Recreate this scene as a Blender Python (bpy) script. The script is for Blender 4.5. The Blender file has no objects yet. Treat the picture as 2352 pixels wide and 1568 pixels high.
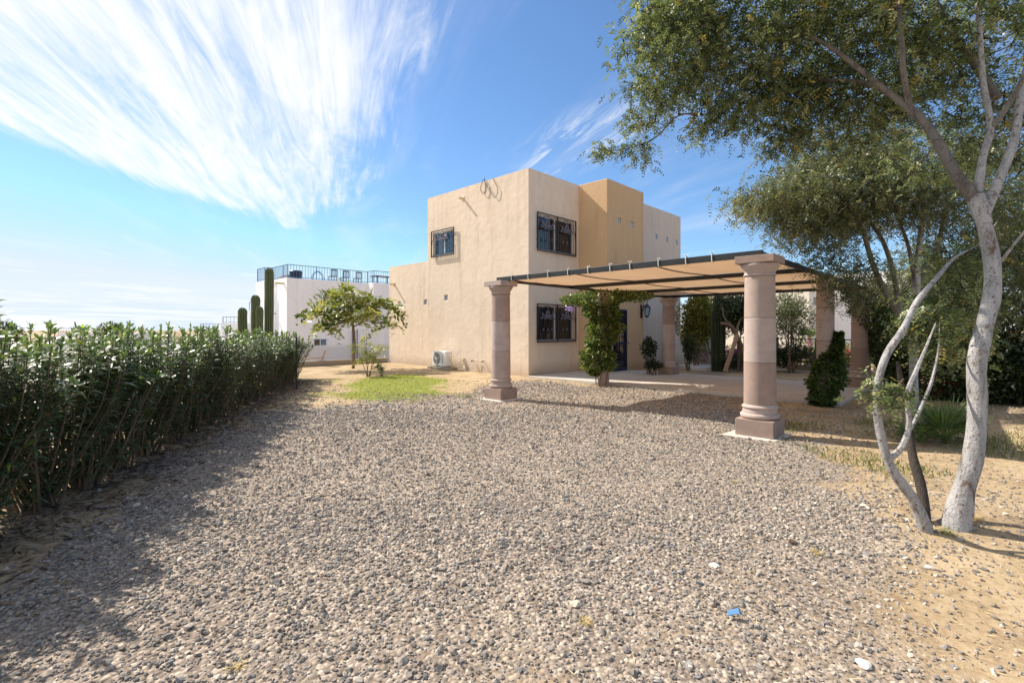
import bpy, bmesh, math, random
import numpy as np
from mathutils import Vector, Matrix
R = math.radians
random.seed(7); rng = np.random.default_rng(11)
sc = bpy.context.scene
C = sc.collection

# ------------------------------------------------------------------ camera
H_CAM = 1.5
cam_d = bpy.data.cameras.new('camera'); cam = bpy.data.objects.new('camera', cam_d); C.objects.link(cam)
cam_d.sensor_width = 36; cam_d.lens = 36*1128/2352; cam_d.shift_y = -28/2352
cam_d.clip_start = .05; cam_d.clip_end = 5000
cam.location = (0, 0, H_CAM); cam.rotation_euler = (R(90), 0, 0)
sc.camera = cam

# ------------------------------------------------------------------ sun, sky, exposure
SH = Vector((.907, -.500, -1.0))               # direction sunlight travels
SUN_EL = math.atan2(1.0, math.hypot(.907, .5)); SUN_AZ = math.atan2(-.907, .5)   # azimuth clockwise from +Y
sun_d = bpy.data.lights.new('sun', 'SUN'); sun = bpy.data.objects.new('sun', sun_d); C.objects.link(sun)
sun_d.energy = 4.9; sun_d.angle = R(.55); sun_d.color = (1, .93, .82)
sun.rotation_euler = SH.to_track_quat('-Z', 'Y').to_euler(); sun.location = (-30, 20, 40)
sc.view_settings.view_transform = 'Standard'; sc.view_settings.look = 'None'
sc.view_settings.exposure = .60; sc.view_settings.gamma = 1; sc.view_settings.use_curve_mapping = False
try:
    sc.cycles.use_denoising = True; sc.cycles.max_bounces = 6; sc.cycles.transparent_max_bounces = 6
    sc.cycles.transmission_bounces = 3; sc.cycles.sample_clamp_indirect = 6
except Exception: pass

W = bpy.data.worlds.new('World'); sc.world = W; W.use_nodes = True
nt = W.node_tree; nt.nodes.clear(); L = nt.links
def wn(t, **k):
    n = nt.nodes.new(t)
    for a, b in k.items(): setattr(n, a, b)
    return n
def wm(op, a, b=None, c=None, clamp=False):
    n = wn('ShaderNodeMath', operation=op, use_clamp=clamp)
    for i, q in enumerate((a, b, c)):
        if q is None: continue
        if isinstance(q, (int, float)): n.inputs[i].default_value = q
        else: L.new(q, n.inputs[i])
    return n.outputs[0]
def wsmooth(x, lo, hi, o0=0, o1=1):
    n = wn('ShaderNodeMapRange', interpolation_type='SMOOTHSTEP')
    L.new(x, n.inputs[0])
    for i, q in enumerate((lo, hi, o0, o1)): n.inputs[i+1].default_value = q
    return n.outputs[0]
sky = wn('ShaderNodeTexSky', sky_type='NISHITA', sun_disc=False)
sky.sun_elevation = SUN_EL; sky.sun_rotation = SUN_AZ; sky.air_density = 1.0; sky.dust_density = .15; sky.ozone_density = 4.0
tc = wn('ShaderNodeTexCoord'); sp = wn('ShaderNodeSeparateXYZ'); L.new(tc.outputs['Generated'], sp.inputs[0])
zz = wm('MAXIMUM', sp.outputs[2], .015)
px_ = wm('DIVIDE', sp.outputs[0], zz); py_ = wm('DIVIDE', sp.outputs[1], zz)
# the cirrus layer lies on a plane; its wind axis t and cross axis s
t_ = wm('ADD', wm('MULTIPLY', px_, -.33), wm('MULTIPLY', py_, .944))
s_ = wm('ADD', wm('MULTIPLY', px_, .944), wm('MULTIPLY', py_, .33))
def cnoise(su, st, scale, detail, rough, off=0., dist=0.):
    cb = wn('ShaderNodeCombineXYZ'); L.new(wm('MULTIPLY', s_, su), cb.inputs[0]); L.new(wm('MULTIPLY', t_, st), cb.inputs[1]); cb.inputs[2].default_value = off
    n = wn('ShaderNodeTexNoise'); n.inputs['Scale'].default_value = scale; n.inputs['Detail'].default_value = detail
    n.inputs['Roughness'].default_value = rough; n.inputs['Distortion'].default_value = dist
    L.new(cb.outputs[0], n.inputs['Vector']); return n.outputs['Fac']
warp = wm('MULTIPLY', wm('SUBTRACT', cnoise(1.6, .5, 1.3, 5, .6, 3.1), .5), 1.3)
s2 = wm('ADD', s_, warp)
# sharp lower-left edge, feathery right edge, tail pointing to the horizon
left_edge = wm('SUBTRACT', t_, wm('ADD', wm('MULTIPLY', s_, 1.95), 6.95))
m_left = wsmooth(wm('ADD', left_edge, wm('MULTIPLY', warp, .55)), -1.1, .05, 1, 0)
m_right = wsmooth(s2, -.1, 1.2, 1, 0)
m_right2 = wsmooth(wm('SUBTRACT', s2, wm('MULTIPLY', wm('MAXIMUM', wm('SUBTRACT', t_, 2.6), 0), -.30)), -.25, .95, 1, 0)
m_far = wsmooth(t_, 5.2, 6.6, 1, 0)
mask = wm('MULTIPLY', wm('MULTIPLY', m_left, m_right2), wm('MULTIPLY', m_right, m_far))
fine = cnoise(6.0, .60, 1.5, 11, .70, 0., 1.3); broad = cnoise(2.0, .42, 1.0, 6, .6, 9., .5); strand = cnoise(11.0, .34, 1.6, 6, .62, 14., .6)
tex = wm('ADD', wm('ADD', wm('MULTIPLY', fine, .50), wm('MULTIPLY', broad, .52)), wm('MULTIPLY', strand, .26))
dens = wsmooth(wm('ADD', wm('MULTIPLY', mask, .40), tex), .76, 1.16)
dens = wm('MULTIPLY', dens, wsmooth(mask, .02, .28))
# small wisps right of the big fan
d2x = wm('SUBTRACT', s_, 1.22); d2y = wm('SUBTRACT', t_, 2.45)
r2 = wm('SQRT', wm('ADD', wm('MULTIPLY', wm('MULTIPLY', d2x, d2x), 7), wm('MULTIPLY', wm('MULTIPLY', d2y, d2y), 1.3)))
w2 = wm('MULTIPLY', wsmooth(r2, .2, .95, 1, 0), wsmooth(fine, .42, .68))
# thin bands low over the horizon, and a veil all over
elev = sp.outputs[2]
band = wm('MULTIPLY', wsmooth(elev, .0, .10, 1, 0), wsmooth(cnoise(.35, .22, .55, 4, .6, 5.), .38, .62))
lowm = wm('MULTIPLY', wsmooth(px_, -1.0, -3.0), wm('MULTIPLY', wsmooth(cnoise(.7, .35, .8, 6, .6, 21.), .52, .66), wsmooth(elev, .16, .05)))
veil = wm('MULTIPLY', wsmooth(broad, .45, .8), .22)
tot = wm('MAXIMUM', wm('MAXIMUM', wm('MULTIPLY', dens, .97), wm('MULTIPLY', w2, .75)), wm('MAXIMUM', wm('MULTIPLY', band, .8), wm('MAXIMUM', veil, wm('MULTIPLY', lowm, .5))))
tot = wm('MINIMUM', tot, 1.0)
hs = wn('ShaderNodeHueSaturation'); L.new(sky.outputs[0], hs.inputs['Color']); hs.inputs['Saturation'].default_value = 1.0; hs.inputs['Value'].default_value = 1.22
tn = wn('ShaderNodeMix', data_type='RGBA', blend_type='MULTIPLY'); tn.inputs['Factor'].default_value = 1; L.new(hs.outputs[0], tn.inputs['A']); tn.inputs['B'].default_value = (.86, .995, 1.09, 1)
dk = wn('ShaderNodeMix', data_type='RGBA', blend_type='DARKEN'); dk.inputs['Factor'].default_value = 1; L.new(tn.outputs['Result'], dk.inputs['A']); dk.inputs['B'].default_value = (5.9, 6.75, 7.9, 1)
mx = wn('ShaderNodeMix', data_type='RGBA'); L.new(tot, mx.inputs['Factor']); L.new(dk.outputs['Result'], mx.inputs['A']); mx.inputs['B'].default_value = (8.0, 8.1, 8.3, 1)
bg = wn('ShaderNodeBackground'); bg.inputs['Strength'].default_value = .088; L.new(mx.outputs['Result'], bg.inputs['Color'])
wo = wn('ShaderNodeOutputWorld'); L.new(bg.outputs[0], wo.inputs['Surface'])

# ------------------------------------------------------------------ frames and helpers
U = Vector((.6946, .7194, 0)).normalized(); V = Vector((-.7194, .6946, 0)).normalized(); A0 = Vector((-.24, 10.55, 0))
Un, Vn, An = np.array(U), np.array(V), np.array(A0)
def P(u, v, z=0.): return A0 + U*u + V*v + Vector((0, 0, z))
def at(x, y, Y): return Vector(((x-1176)/1128*Y, Y, H_CAM+(756-y)/1128*Y))
def uv_of(x, y): r = np.array([x, y, 0]) - An; return float(r@Un), float(r@Vn)

def tag(o, label=None, cat=None, group=None, kind=None):
    if label: o['label'] = label
    if cat: o['category'] = cat
    if group: o['group'] = group
    if kind: o['kind'] = kind
    return o
def empty(name, loc=(0, 0, 0), label=None, cat=None, group=None):
    o = bpy.data.objects.new(name, None); C.objects.link(o); o.location = loc; o.empty_display_size = .2
    return tag(o, label, cat, group)
def link(name, me, m, parent=None):
    if m is not None: me.materials.append(m)
    o = bpy.data.objects.new(name, me); C.objects.link(o)
    if parent is not None:
        o.parent = parent
        w = Vector((0, 0, 0)); q = parent
        while q is not None: w = w + q.location; q = q.parent      # parents are only ever translated
        o.location = -w
    return o
def mesh_np(name, verts, faces, m, parent=None, col=None, smooth=False):
    me = bpy.data.meshes.new(name)
    verts = np.asarray(verts, dtype=np.float32)
    if not isinstance(faces, list): faces = [faces]
    faces = [np.asarray(f, dtype=np.int32) for f in faces if len(f)]
    nl = sum(f.size for f in faces); nf = sum(len(f) for f in faces)
    me.vertices.add(len(verts)); me.vertices.foreach_set('co', verts.ravel())
    me.loops.add(nl); me.polygons.add(nf)
    me.loops.foreach_set('vertex_index', np.concatenate([f.ravel() for f in faces]))
    st = []; k = 0
    for f in faces:
        st.append(k + np.arange(len(f))*f.shape[1]); k += f.size
    me.polygons.foreach_set('loop_start', np.concatenate(st).astype(np.int32))
    me.update(calc_edges=True)
    me.polygons.foreach_set('use_smooth', np.full(nf, bool(smooth)))
    if col is not None:
        a = me.color_attributes.new('Col', 'FLOAT_COLOR', 'POINT')
        c = np.ones((len(verts), 4), dtype=np.float32); c[:, :3] = col; a.data.foreach_set('color', c.ravel())
    me.validate()
    return link(name, me, m, parent)
class MB:
    def __init__(s): s.v = []; s.f = []; s.smooth_from = None
    def add(s, vs, fs):
        k = len(s.v); s.v += [tuple(v) for v in vs]; s.f += [tuple(i+k for i in f) for f in fs]
    def box(s, c0, c1, fr=None):
        (x0, y0, z0), (x1, y1, z1) = c0, c1
        p = [(x0,y0,z0),(x1,y0,z0),(x1,y1,z0),(x0,y1,z0),(x0,y0,z1),(x1,y0,z1),(x1,y1,z1),(x0,y1,z1)]
        if fr: p = [fr(*q) for q in p]
        s.add(p, [(0,3,2,1),(4,5,6,7),(0,1,5,4),(1,2,6,5),(2,3,7,6),(3,0,4,7)])
    def uvbox(s, u0, u1, v0, v1, z0, z1): s.box((u0,v0,z0), (u1,v1,z1), P)
    def tube(s, pts, r, n=8, caps=True):
        pts = [Vector(p) for p in pts]; m = len(pts)
        rr = r if isinstance(r, (list, tuple)) else [r]*m
        k = len(s.v); nrm = None
        for i, p in enumerate(pts):
            t = (pts[min(i+1, m-1)] - pts[max(i-1, 0)])
            if t.length < 1e-9: t = Vector((0,0,1))
            t.normalize()
            if nrm is None:
                a = Vector((0,0,1)) if abs(t.z) < .9 else Vector((1,0,0)); nrm = t.cross(a).normalized()
            nrm = (nrm - t*nrm.dot(t)); nrm.normalize(); b = t.cross(nrm)
            for j in range(n):
                an = 2*math.pi*j/n; s.v.append(tuple(p + (nrm*math.cos(an) + b*math.sin(an))*rr[i]))
        for i in range(m-1):
            for j in range(n):
                a = k+i*n+j; b2 = k+i*n+(j+1) % n; s.f.append((a, b2, b2+n, a+n))
        if caps: s.f.append(tuple(k+j for j in range(n))[::-1]); s.f.append(tuple(k+(m-1)*n+j for j in range(n)))
    def bar(s, a, b, w, h, up=Vector((0,0,1))):
        a, b = Vector(a), Vector(b); t = (b-a).normalized(); sd = t.cross(up)
        if sd.length < 1e-4: sd = t.cross(Vector((1,0,0)))
        sd.normalize(); n = sd.cross(t); sd = sd*w/2; n = n*h/2
        s.add([a-sd-n, a+sd-n, a+sd+n, a-sd+n, b-sd-n, b+sd-n, b+sd+n, b-sd+n], [(0,1,2,3),(7,6,5,4),(0,4,5,1),(1,5,6,2),(2,6,7,3),(3,7,4,0)])
    def lathe(s, prof, c, n=32, rough=0.):
        k = len(s.v); m = len(prof)
        for (r, z) in prof:
            for j in range(n):
                an = 2*math.pi*j/n; s.v.append((c[0]+r*math.cos(an), c[1]+r*math.sin(an), c[2]+z))
        for i in range(m-1):
            for j in range(n):
                a = k+i*n+j; b = k+i*n+(j+1) % n; s.f.append((a, b, b+n, a+n))
        s.f.append(tuple(k+j for j in range(n))[::-1]); s.f.append(tuple(k+(m-1)*n+j for j in range(n)))
    def build(s, name, m, parent=None, bevel=0, smooth=False, seg=2):
        me = bpy.data.meshes.new(name); me.from_pydata(s.v, [], s.f); me.validate()
        bm = bmesh.new(); bm.from_mesh(me); bmesh.ops.recalc_face_normals(bm, faces=bm.faces)
        if smooth:
            for f in bm.faces:
                f.smooth = True
            for e in bm.edges:
                if len(e.link_faces) == 2 and e.calc_face_angle(0) > R(38): e.smooth = False
        bm.to_mesh(me); bm.free()
        o = link(name, me, m, parent)
        if bevel:
            b = o.modifiers.new('bevel', 'BEVEL'); b.width = bevel; b.segments = seg; b.limit_method = 'ANGLE'; b.angle_limit = R(40)
        return o

def smooth_path(pts, rad=None, n=6):
    pts = [Vector(p) for p in pts]; out = []; ro = []
    rad = rad or [1]*len(pts)
    for i in range(len(pts)-1):
        p0 = pts[max(i-1,0)]; p1 = pts[i]; p2 = pts[i+1]; p3 = pts[min(i+2, len(pts)-1)]
        for k in range(n):
            t = k/n
            out.append(.5*((2*p1)+(p2-p0)*t+(2*p0-5*p1+4*p2-p3)*t*t+(3*p1-p0-3*p2+p3)*t**3)); ro.append(rad[i]*(1-t)+rad[i+1]*t)
    out.append(pts[-1]); ro.append(rad[-1]); return out, ro

# ------------------------------------------------------------------ materials
def mat(name):
    m = bpy.data.materials.new(name); m.use_nodes = True; t = m.node_tree; b = t.nodes['Principled BSDF']; return m, t, b
class N:
    def __init__(s, t): s.t = t
    def new(s, ty, **k):
        n = s.t.nodes.new(ty)
        for a, b in k.items(): setattr(n, a, b)
        return n
    def lk(s, a, b): s.t.links.new(a, b)
    def pos(s, obj=False):
        return s.new('ShaderNodeTexCoord').outputs['Object'] if obj else s.new('ShaderNodeNewGeometry').outputs['Position']
    def noise(s, vec, scale, detail=4, rough=.55, dist=0, sc3=None):
        if sc3:
            mp = s.new('ShaderNodeMapping'); s.lk(vec, mp.inputs[0]); mp.inputs['Scale'].default_value = sc3; vec = mp.outputs[0]
        n = s.new('ShaderNodeTexNoise'); s.lk(vec, n.inputs['Vector']); n.inputs['Scale'].default_value = scale
        n.inputs['Detail'].default_value = detail; n.inputs['Roughness'].default_value = rough; n.inputs['Distortion'].default_value = dist
        return n.outputs['Fac']
    def vor(s, vec, scale, feature='F1', out='Distance'):
        n = s.new('ShaderNodeTexVoronoi', feature=feature); s.lk(vec, n.inputs['Vector']); n.inputs['Scale'].default_value = scale
        return n.outputs[out]
    def ramp(s, f, stops):
        n = s.new('ShaderNodeValToRGB'); s.lk(f, n.inputs[0]); e = n.color_ramp.elements
        while len(e) < len(stops): e.new(.5)
        for q, (p, c) in zip(e, stops): q.position = p; q.color = (*c, 1) if len(c) == 3 else c
        return n.outputs[0]
    def rng(s, f, a, b, c=0, d=1):
        n = s.new('ShaderNodeMapRange'); s.lk(f, n.inputs[0])
        for i, q in enumerate((a, b, c, d)): n.inputs[i+1].default_value = q
        return n.outputs[0]
    def math(s, op, a, b):
        n = s.new('ShaderNodeMath', operation=op)
        for i, q in enumerate((a, b)):
            if isinstance(q, (int, float)): n.inputs[i].default_value = q
            else: s.lk(q, n.inputs[i])
        return n.outputs[0]
    def mix(s, f, a, b, mode='MIX'):
        n = s.new('ShaderNodeMix', data_type='RGBA', blend_type=mode)
        for nm, q in (('Factor', f), ('A', a), ('B', b)):
            i = [x for x in n.inputs if x.name == nm and (x.type == 'VALUE' if nm == 'Factor' else x.type == 'RGBA')][0]
            if isinstance(q, (int, float)): i.default_value = q
            elif isinstance(q, tuple): i.default_value = (*q, 1) if len(q) == 3 else q
            else: s.lk(q, i)
        return [x for x in n.outputs if x.type == 'RGBA'][0]
    def bump(s, h, strength, dist, nrm=None):
        n = s.new('ShaderNodeBump'); s.lk(h, n.inputs['Height']); n.inputs['Strength'].default_value = strength; n.inputs['Distance'].default_value = dist
        if nrm is not None: s.lk(nrm, n.inputs['Normal'])
        return n.outputs[0]

def stucco(name, base, dirt=(.35, .25, .17), var=.10, bump=.35):
    m, t, b = mat(name); n = N(t); p = n.pos()
    big = n.noise(p, .7, 5, .6); mid = n.noise(p, 3.2, 6, .62, .4); fine = n.noise(p, 55, 3, .6)
    lo = tuple(c*(1-var) for c in base); hi = tuple(min(1, c*(1+var*.7)) for c in base)
    c = n.ramp(n.math('ADD', n.math('MULTIPLY', big, .55), n.math('MULTIPLY', mid, .45)), [(.32, lo), (.68, hi)])
    # run-off streaks and splash dirt along the foot
    st = n.noise(p, 2.2, 4, .6, 0, (2.0, 2.0, .18))
    c = n.mix(n.rng(st, .52, .78, 0, .30), c, dirt)
    sep = n.new('ShaderNodeSeparateXYZ'); n.lk(p, sep.inputs[0])
    ft = n.rng(n.math('ADD', sep.outputs[2], n.math('MULTIPLY', mid, -.35)), .28, -.1, 0, .5)
    c = n.mix(ft, c, dirt)
    n.lk(c, b.inputs['Base Color']); b.inputs['Roughness'].default_value = .93; b.inputs['Specular IOR Level'].default_value = .2
    h = n.math('ADD', n.math('MULTIPLY', n.noise(p, 4.5, 3, .5, .5), 1.0), n.math('MULTIPLY', fine, .10))
    n.lk(n.bump(h, bump, .03), b.inputs['Normal'])
    return m
def plain(name, c, rough=.6, metal=0, spec=.5, var=.12, sc_=8, bump=0., bs=40):
    m, t, b = mat(name); n = N(t); p = n.pos()
    f = n.noise(p, sc_, 5, .6)
    n.lk(n.ramp(f, [(.3, tuple(x*(1-var) for x in c)), (.7, tuple(min(1, x*(1+var)) for x in c))]), b.inputs['Base Color'])
    n.lk(n.rng(f, .3, .7, max(0, rough-.07), min(1, rough+.07)), b.inputs['Roughness'])
    b.inputs['Metallic'].default_value = metal; b.inputs['Specular IOR Level'].default_value = spec
    if bump: n.lk(n.bump(n.noise(p, bs, 4, .6), bump, .01), b.inputs['Normal'])
    return m
def leafmat(name, rough=.5, trans=.25, spec=.5, tint=(1, 1, .55)):
    m, t, b = mat(name); n = N(t)
    at_ = n.new('ShaderNodeAttribute'); at_.attribute_name = 'Col'
    n.lk(at_.outputs['Color'], b.inputs['Base Color']); b.inputs['Roughness'].default_value = rough; b.inputs['Specular IOR Level'].default_value = spec
    tr = n.new('ShaderNodeBsdfTranslucent'); c2 = n.mix(1.0, at_.outputs['Color'], tint, 'MULTIPLY')
    sc2 = n.new('ShaderNodeHueSaturation'); sc2.inputs['Value'].default_value = 1.7; n.lk(c2, sc2.inputs['Color']); n.lk(sc2.outputs[0], tr.inputs['Color'])
    ms = n.new('ShaderNodeMixShader'); ms.inputs[0].default_value = trans
    n.lk(b.outputs[0], ms.inputs[1]); n.lk(tr.outputs[0], ms.inputs[2]); n.lk(ms.outputs[0], t.nodes['Material Output'].inputs['Surface'])
    return m
def colmat(name, rough=.85, mult_noise=60, bump=0., spec=.3):
    m, t, b = mat(name); n = N(t); p = n.pos()
    at_ = n.new('ShaderNodeAttribute'); at_.attribute_name = 'Col'
    f = n.noise(p, mult_noise, 3, .6)
    c = n.mix(1.0, at_.outputs['Color'], n.ramp(f, [(.25, (.72, .72, .72)), (.75, (1.2, 1.2, 1.2))]), 'MULTIPLY')
    n.lk(c, b.inputs['Base Color']); b.inputs['Roughness'].default_value = rough; b.inputs['Specular IOR Level'].default_value = spec
    if bump: n.lk(n.bump(f, bump, .006), b.inputs['Normal'])
    return m

M = {}
M['beige'] = stucco('stucco_beige', (.77, .63, .50), var=.10, bump=.38)
M['ochre'] = stucco('stucco_ochre', (.62, .415, .24), (.32, .18, .08), .07, .2)
M['cream'] = stucco('stucco_cream', (.62, .53, .46), var=.06)
M['white'] = stucco('stucco_white', (.87, .855, .86), (.5, .47, .45), .05, .15)
M['warmwhite'] = stucco('stucco_warm_white', (.78, .72, .62), (.5, .45, .4), .05, .15)
M['concrete'] = stucco('concrete', (.42, .37, .30), (.25, .19, .13), .15, .2)
M['black'] = plain('black_paint', (.018, .018, .02), .45)
M['iron'] = plain('wrought_iron', (.016, .016, .022), .4, 0, .5)
M['silver'] = plain('silver_grey_paint', (.13, .125, .165), .45, 0, .5)
M['blue'] = plain('blue_paint', (.007, .012, .05), .45)
M['railblue'] = plain('blue_rail_paint', (.04, .16, .36), .45)
M['alu'] = plain('white_aluminium', (.62, .66, .74), .35)
M['pvc'] = plain('cream_plastic', (.66, .55, .36), .5)
M['whiteplastic'] = plain('white_plastic', (.78, .76, .72), .45, var=.05)
M['greyplastic'] = plain('grey_plastic', (.16, .16, .15), .5)
M['cable'] = plain('cable_rubber', (.06, .05, .045), .6)
M['wood'] = plain('timber', (.40, .27, .17), .8, var=.3, sc_=20)
M['rope'] = plain('white_rope', (.75, .72, .66), .9)
M['plinth'] = None
def glass(name, c, rough=.04):
    m, t, b = mat(name); n = N(t); p = n.pos()
    f = n.noise(p, 1.8, 2, .5); n.lk(n.ramp(f, [(.35, c), (.7, tuple(x*1.6+.004 for x in c))]), b.inputs['Base Color'])
    b.inputs['Roughness'].default_value = rough; b.inputs['Specular IOR Level'].default_value = .8
    n.lk(n.bump(n.noise(p, 1.3, 2, .5), .04, .05), b.inputs['Normal']); return m
M['glass'] = glass('dark_window_glass', (.014, .012, .012)); M['glassblock'] = glass('glass_block', (.22, .28, .33), .15)
M['skyglass'] = glass('sky_reflection_glass', (.05, .09, .16), .02)  # blue of the reflected sky is put into the pane colour
# quarried pink stone of the columns; colour differs a little per drum
def cantera(name, c):
    m, t, b = mat(name); n = N(t); p = n.pos()
    f = n.noise(p, 5, 6, .65, .3); g = n.noise(p, 90, 4, .7); w = n.vor(p, 24)
    col = n.ramp(f, [(.28, tuple(x*.82 for x in c)), (.52, c), (.78, (c[0]*1.16, c[1]*1.12, c[2]*1.08))])
    col = n.mix(n.rng(g, .35, .75, 0, .28), col, (c[0]*.55, c[1]*.5, c[2]*.5))
    col = n.mix(n.rng(w, .10, .04, 0, .5), col, (c[0]*.45, c[1]*.42, c[2]*.42))
    col = n.mix(n.rng(n.vor(p, 13), .07, .03, 0, .45), col, (min(1, c[0]*1.7), min(1, c[1]*1.8), min(1, c[2]*1.9)))
    n.lk(col, b.inputs['Base Color']); b.inputs['Roughness'].default_value = .88; b.inputs['Specular IOR Level'].default_value = .25
    h = n.math('ADD', n.math('MULTIPLY', g, .5), n.math('MULTIPLY', n.rng(w, .02, .12), .8))
    n.lk(n.bump(h, .35, .006), b.inputs['Normal']); return m
M['stoneA'] = cantera('pink_stone', (.44, .34, .295)); M['stoneB'] = cantera('pale_pink_stone', (.49, .39, .35)); M['stoneC'] = cantera('brown_pink_stone', (.37, .27, .225))

def fabric():
    m, t, b = mat('shade_cloth'); n = N(t); p = n.pos()
    f = n.noise(p, 2.0, 4, .6); w = n.noise(p, 160, 2, .5)
    c = n.ramp(n.math('ADD', n.math('MULTIPLY', f, .7), n.math('MULTIPLY', w, .3)), [(.35, (.68, .55, .41)), (.65, (.76, .62, .48))])
    n.lk(c, b.inputs['Base Color']); b.inputs['Roughness'].default_value = .95
    tr = n.new('ShaderNodeBsdfTranslucent'); tr.inputs['Color'].default_value = (.88, .72, .56, 1); ms = n.new('ShaderNodeMixShader'); ms.inputs[0].default_value = .5
    n.lk(b.outputs[0], ms.inputs[1]); n.lk(tr.outputs[0], ms.inputs[2]); n.lk(ms.outputs[0], t.nodes['Material Output'].inputs['Surface']); return m
M['cloth'] = fabric()
def patio_mat():
    m, t, b = mat('patio_concrete'); n = N(t); p = n.pos()
    f = n.noise(p, 1.1, 6, .65, .5); g = n.noise(p, 40, 4, .6)
    c = n.ramp(f, [(.3, (.47, .42, .36)), (.5, (.54, .49, .43)), (.72, (.61, .56, .50))])
    c = n.mix(n.rng(g, .4, .8, 0, .35), c, (.36, .29, .22)); c = n.mix(n.rng(n.noise(p, 3, 5, .7), .6, .75, 0, .4), c, (.50, .36, .22))
    n.lk(c, b.inputs['Base Color']); b.inputs['Roughness'].default_value = .85; n.lk(n.bump(g, .2, .006), b.inputs['Normal']); return m
M['patio'] = patio_mat()
def bark(name, pale, dark, white=.5):
    m, t, b = mat(name); n = N(t); p = n.pos()
    f = n.noise(p, 9, 6, .65, .6, (1, 1, .28)); g = n.noise(p, 30, 5, .65, .4, (1, 1, .7)); k = n.noise(p, 75, 3, .6, 0, (1, 1, 2.2))
    c = n.ramp(f, [(.36, dark), (.41, tuple(x*.66 for x in pale)), (.56, pale)])
    c = n.mix(n.rng(g, .57, .62, 0, .8), c, dark); c = n.mix(n.rng(k, .60, .65, 0, .8), c, tuple(x*.3 for x in dark))
    n.lk(c, b.inputs['Base Color']); b.inputs['Roughness'].default_value = .9
    n.lk(n.bump(n.math('ADD', n.math('MULTIPLY', g, .7), n.math('MULTIPLY', n.noise(p, 120, 3, .6), .3)), .9, .03), b.inputs['Normal']); return m
M['limewash'] = bark('limewashed_bark', (.44, .42, .415), (.15, .105, .08))
M['greybark'] = bark('grey_bark', (.20, .175, .155), (.10, .075, .06)); M['darkbark'] = bark('dark_bark', (.06, .045, .035), (.025, .018, .014))
M['brownbark'] = bark('brown_bark', (.25, .17, .11), (.11, .075, .05))
M['leaf'] = leafmat('tree_leaf', .42, .32, .5, (1, 1, .7)); M['oleander'] = leafmat('oleander_leaf', .42, .2, .5); M['vine'] = leafmat('vine_leaf', .4, .30); M['blade'] = leafmat('grass_blade', .6, .35)
M['petal'] = leafmat('petal', .6, .35, .3, (1, 1, 1))
M['stone'] = colmat('gravel_stone', .88, 90, .3); M['cactus'] = colmat('cactus_skin', .7, 30)
M['straw'] = colmat('straw', .9)

# ------------------------------------------------------------------ ground
def hedge_x(y): return -2.75 - .24*y
def sm(x, a, b): t = np.clip((x-a)/(b-a), 0, 1); return t*t*(3-2*t)
def vnoise(x, y, f, seed=0):
    # cheap smooth value noise
    r = np.random.default_rng(seed).random((64, 64)); x = x*f+1000; y = y*f+1000
    xi = np.floor(x).astype(int); yi = np.floor(y).astype(int); fx = x-xi; fy = y-yi; fx = fx*fx*(3-2*fx); fy = fy*fy*(3-2*fy)
    a = r[xi % 64, yi % 64]; b = r[(xi+1) % 64, yi % 64]; c = r[xi % 64, (yi+1) % 64]; d = r[(xi+1) % 64, (yi+1) % 64]
    return (a*(1-fx)+b*fx)*(1-fy)+(c*(1-fx)+d*fx)*fy
def gz(x, y):
    x = np.asarray(x, float); y = np.asarray(y, float)
    rx, ry = x-An[0], y-An[1]; u = rx*Un[0]+ry*Un[1]; v = rx*Vn[0]+ry*Vn[1]
    z = .0*x
    z = z - 2.2*sm(hedge_x(y)-1.0-x, 0, 7)*(y < 400)
    z = z + (.06*sm(v, 5, 8.5))*(1-sm(v, 11.2, 11.6))
    z = z - 1.6*sm(v, 11.25, 11.7)*(u < 4.2+0*u) - 1.6*sm(v, 11.25, 13)*(u >= 4.2)
    m = np.exp(-(((x-8.3)/2.0)**2+((y-6.6)/1.6)**2)); z = z + .30*m
    z = z + .10*np.exp(-(((x-3.3)/.9)**2+((y-3.8)/.7)**2))
    z = z - .9*sm(x-.55*y, 6.2, 9.5)
    dist = np.hypot(x, y); z = z - 1.5*sm(dist, 45, 90)
    lawn = np.exp(-(((x+3.6)/1.6)**2+((y-13.4)/2.6)**2)); z = z + .06*lawn
    near = 1-sm(dist, 12, 25)
    z = z + near*((vnoise(x, y, 1.1, 1)-.5)*.035 + (vnoise(x, y, 4.5, 2)-.5)*.018)
    inside = (u > 3.9) & (u < 8.5) & (v < 3.1) & (v > -5.7); z = np.where(inside, np.minimum(z, -.03), z)
    return z
def gravelness(x, y):
    rx, ry = x-An[0], y-An[1]; u = rx*Un[0]+ry*Un[1]; v = rx*Vn[0]+ry*Vn[1]
    n = (vnoise(x, y, .9, 5)-.5)*1.0 + (vnoise(x, y, 3.0, 6)-.5)*.55
    g = sm(x - hedge_x(y) + n*.5, .0, .55)
    g = g*(1-sm(y + n*1.2 + .12*(x+1.5), 10.6, 11.6)*sm(-x, .4, 1.2))          # lawn side
    g = g*(1-.93*sm(u + n*.7, 2.9, 3.7)*sm(v, -1.0, .6)) * (1-.92*sm(v+n*.6, 1.4, 2.6))   # sandy strip before the house
    g = g*(1-.38*sm(vnoise(x, y, 1.3, 15)+.35*vnoise(x, y, 4.5, 16), .78, 1.1))
    edge = x - (.75 + .36*y + n*1.3)
    g = g*(1-.82*sm(edge, .0, 1.3)*sm(y, 1.3, 2.6)) * (1-.42*sm(x - .3 + n*1.5, 0, 1.2)*(1-sm(y, 2.8, 4.2)))
    g = g*(1-.55*sm(v + n, -5.0, -6.2)*sm(u, -.5, 1.5))
    return np.clip(g, 0, 1)
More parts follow.
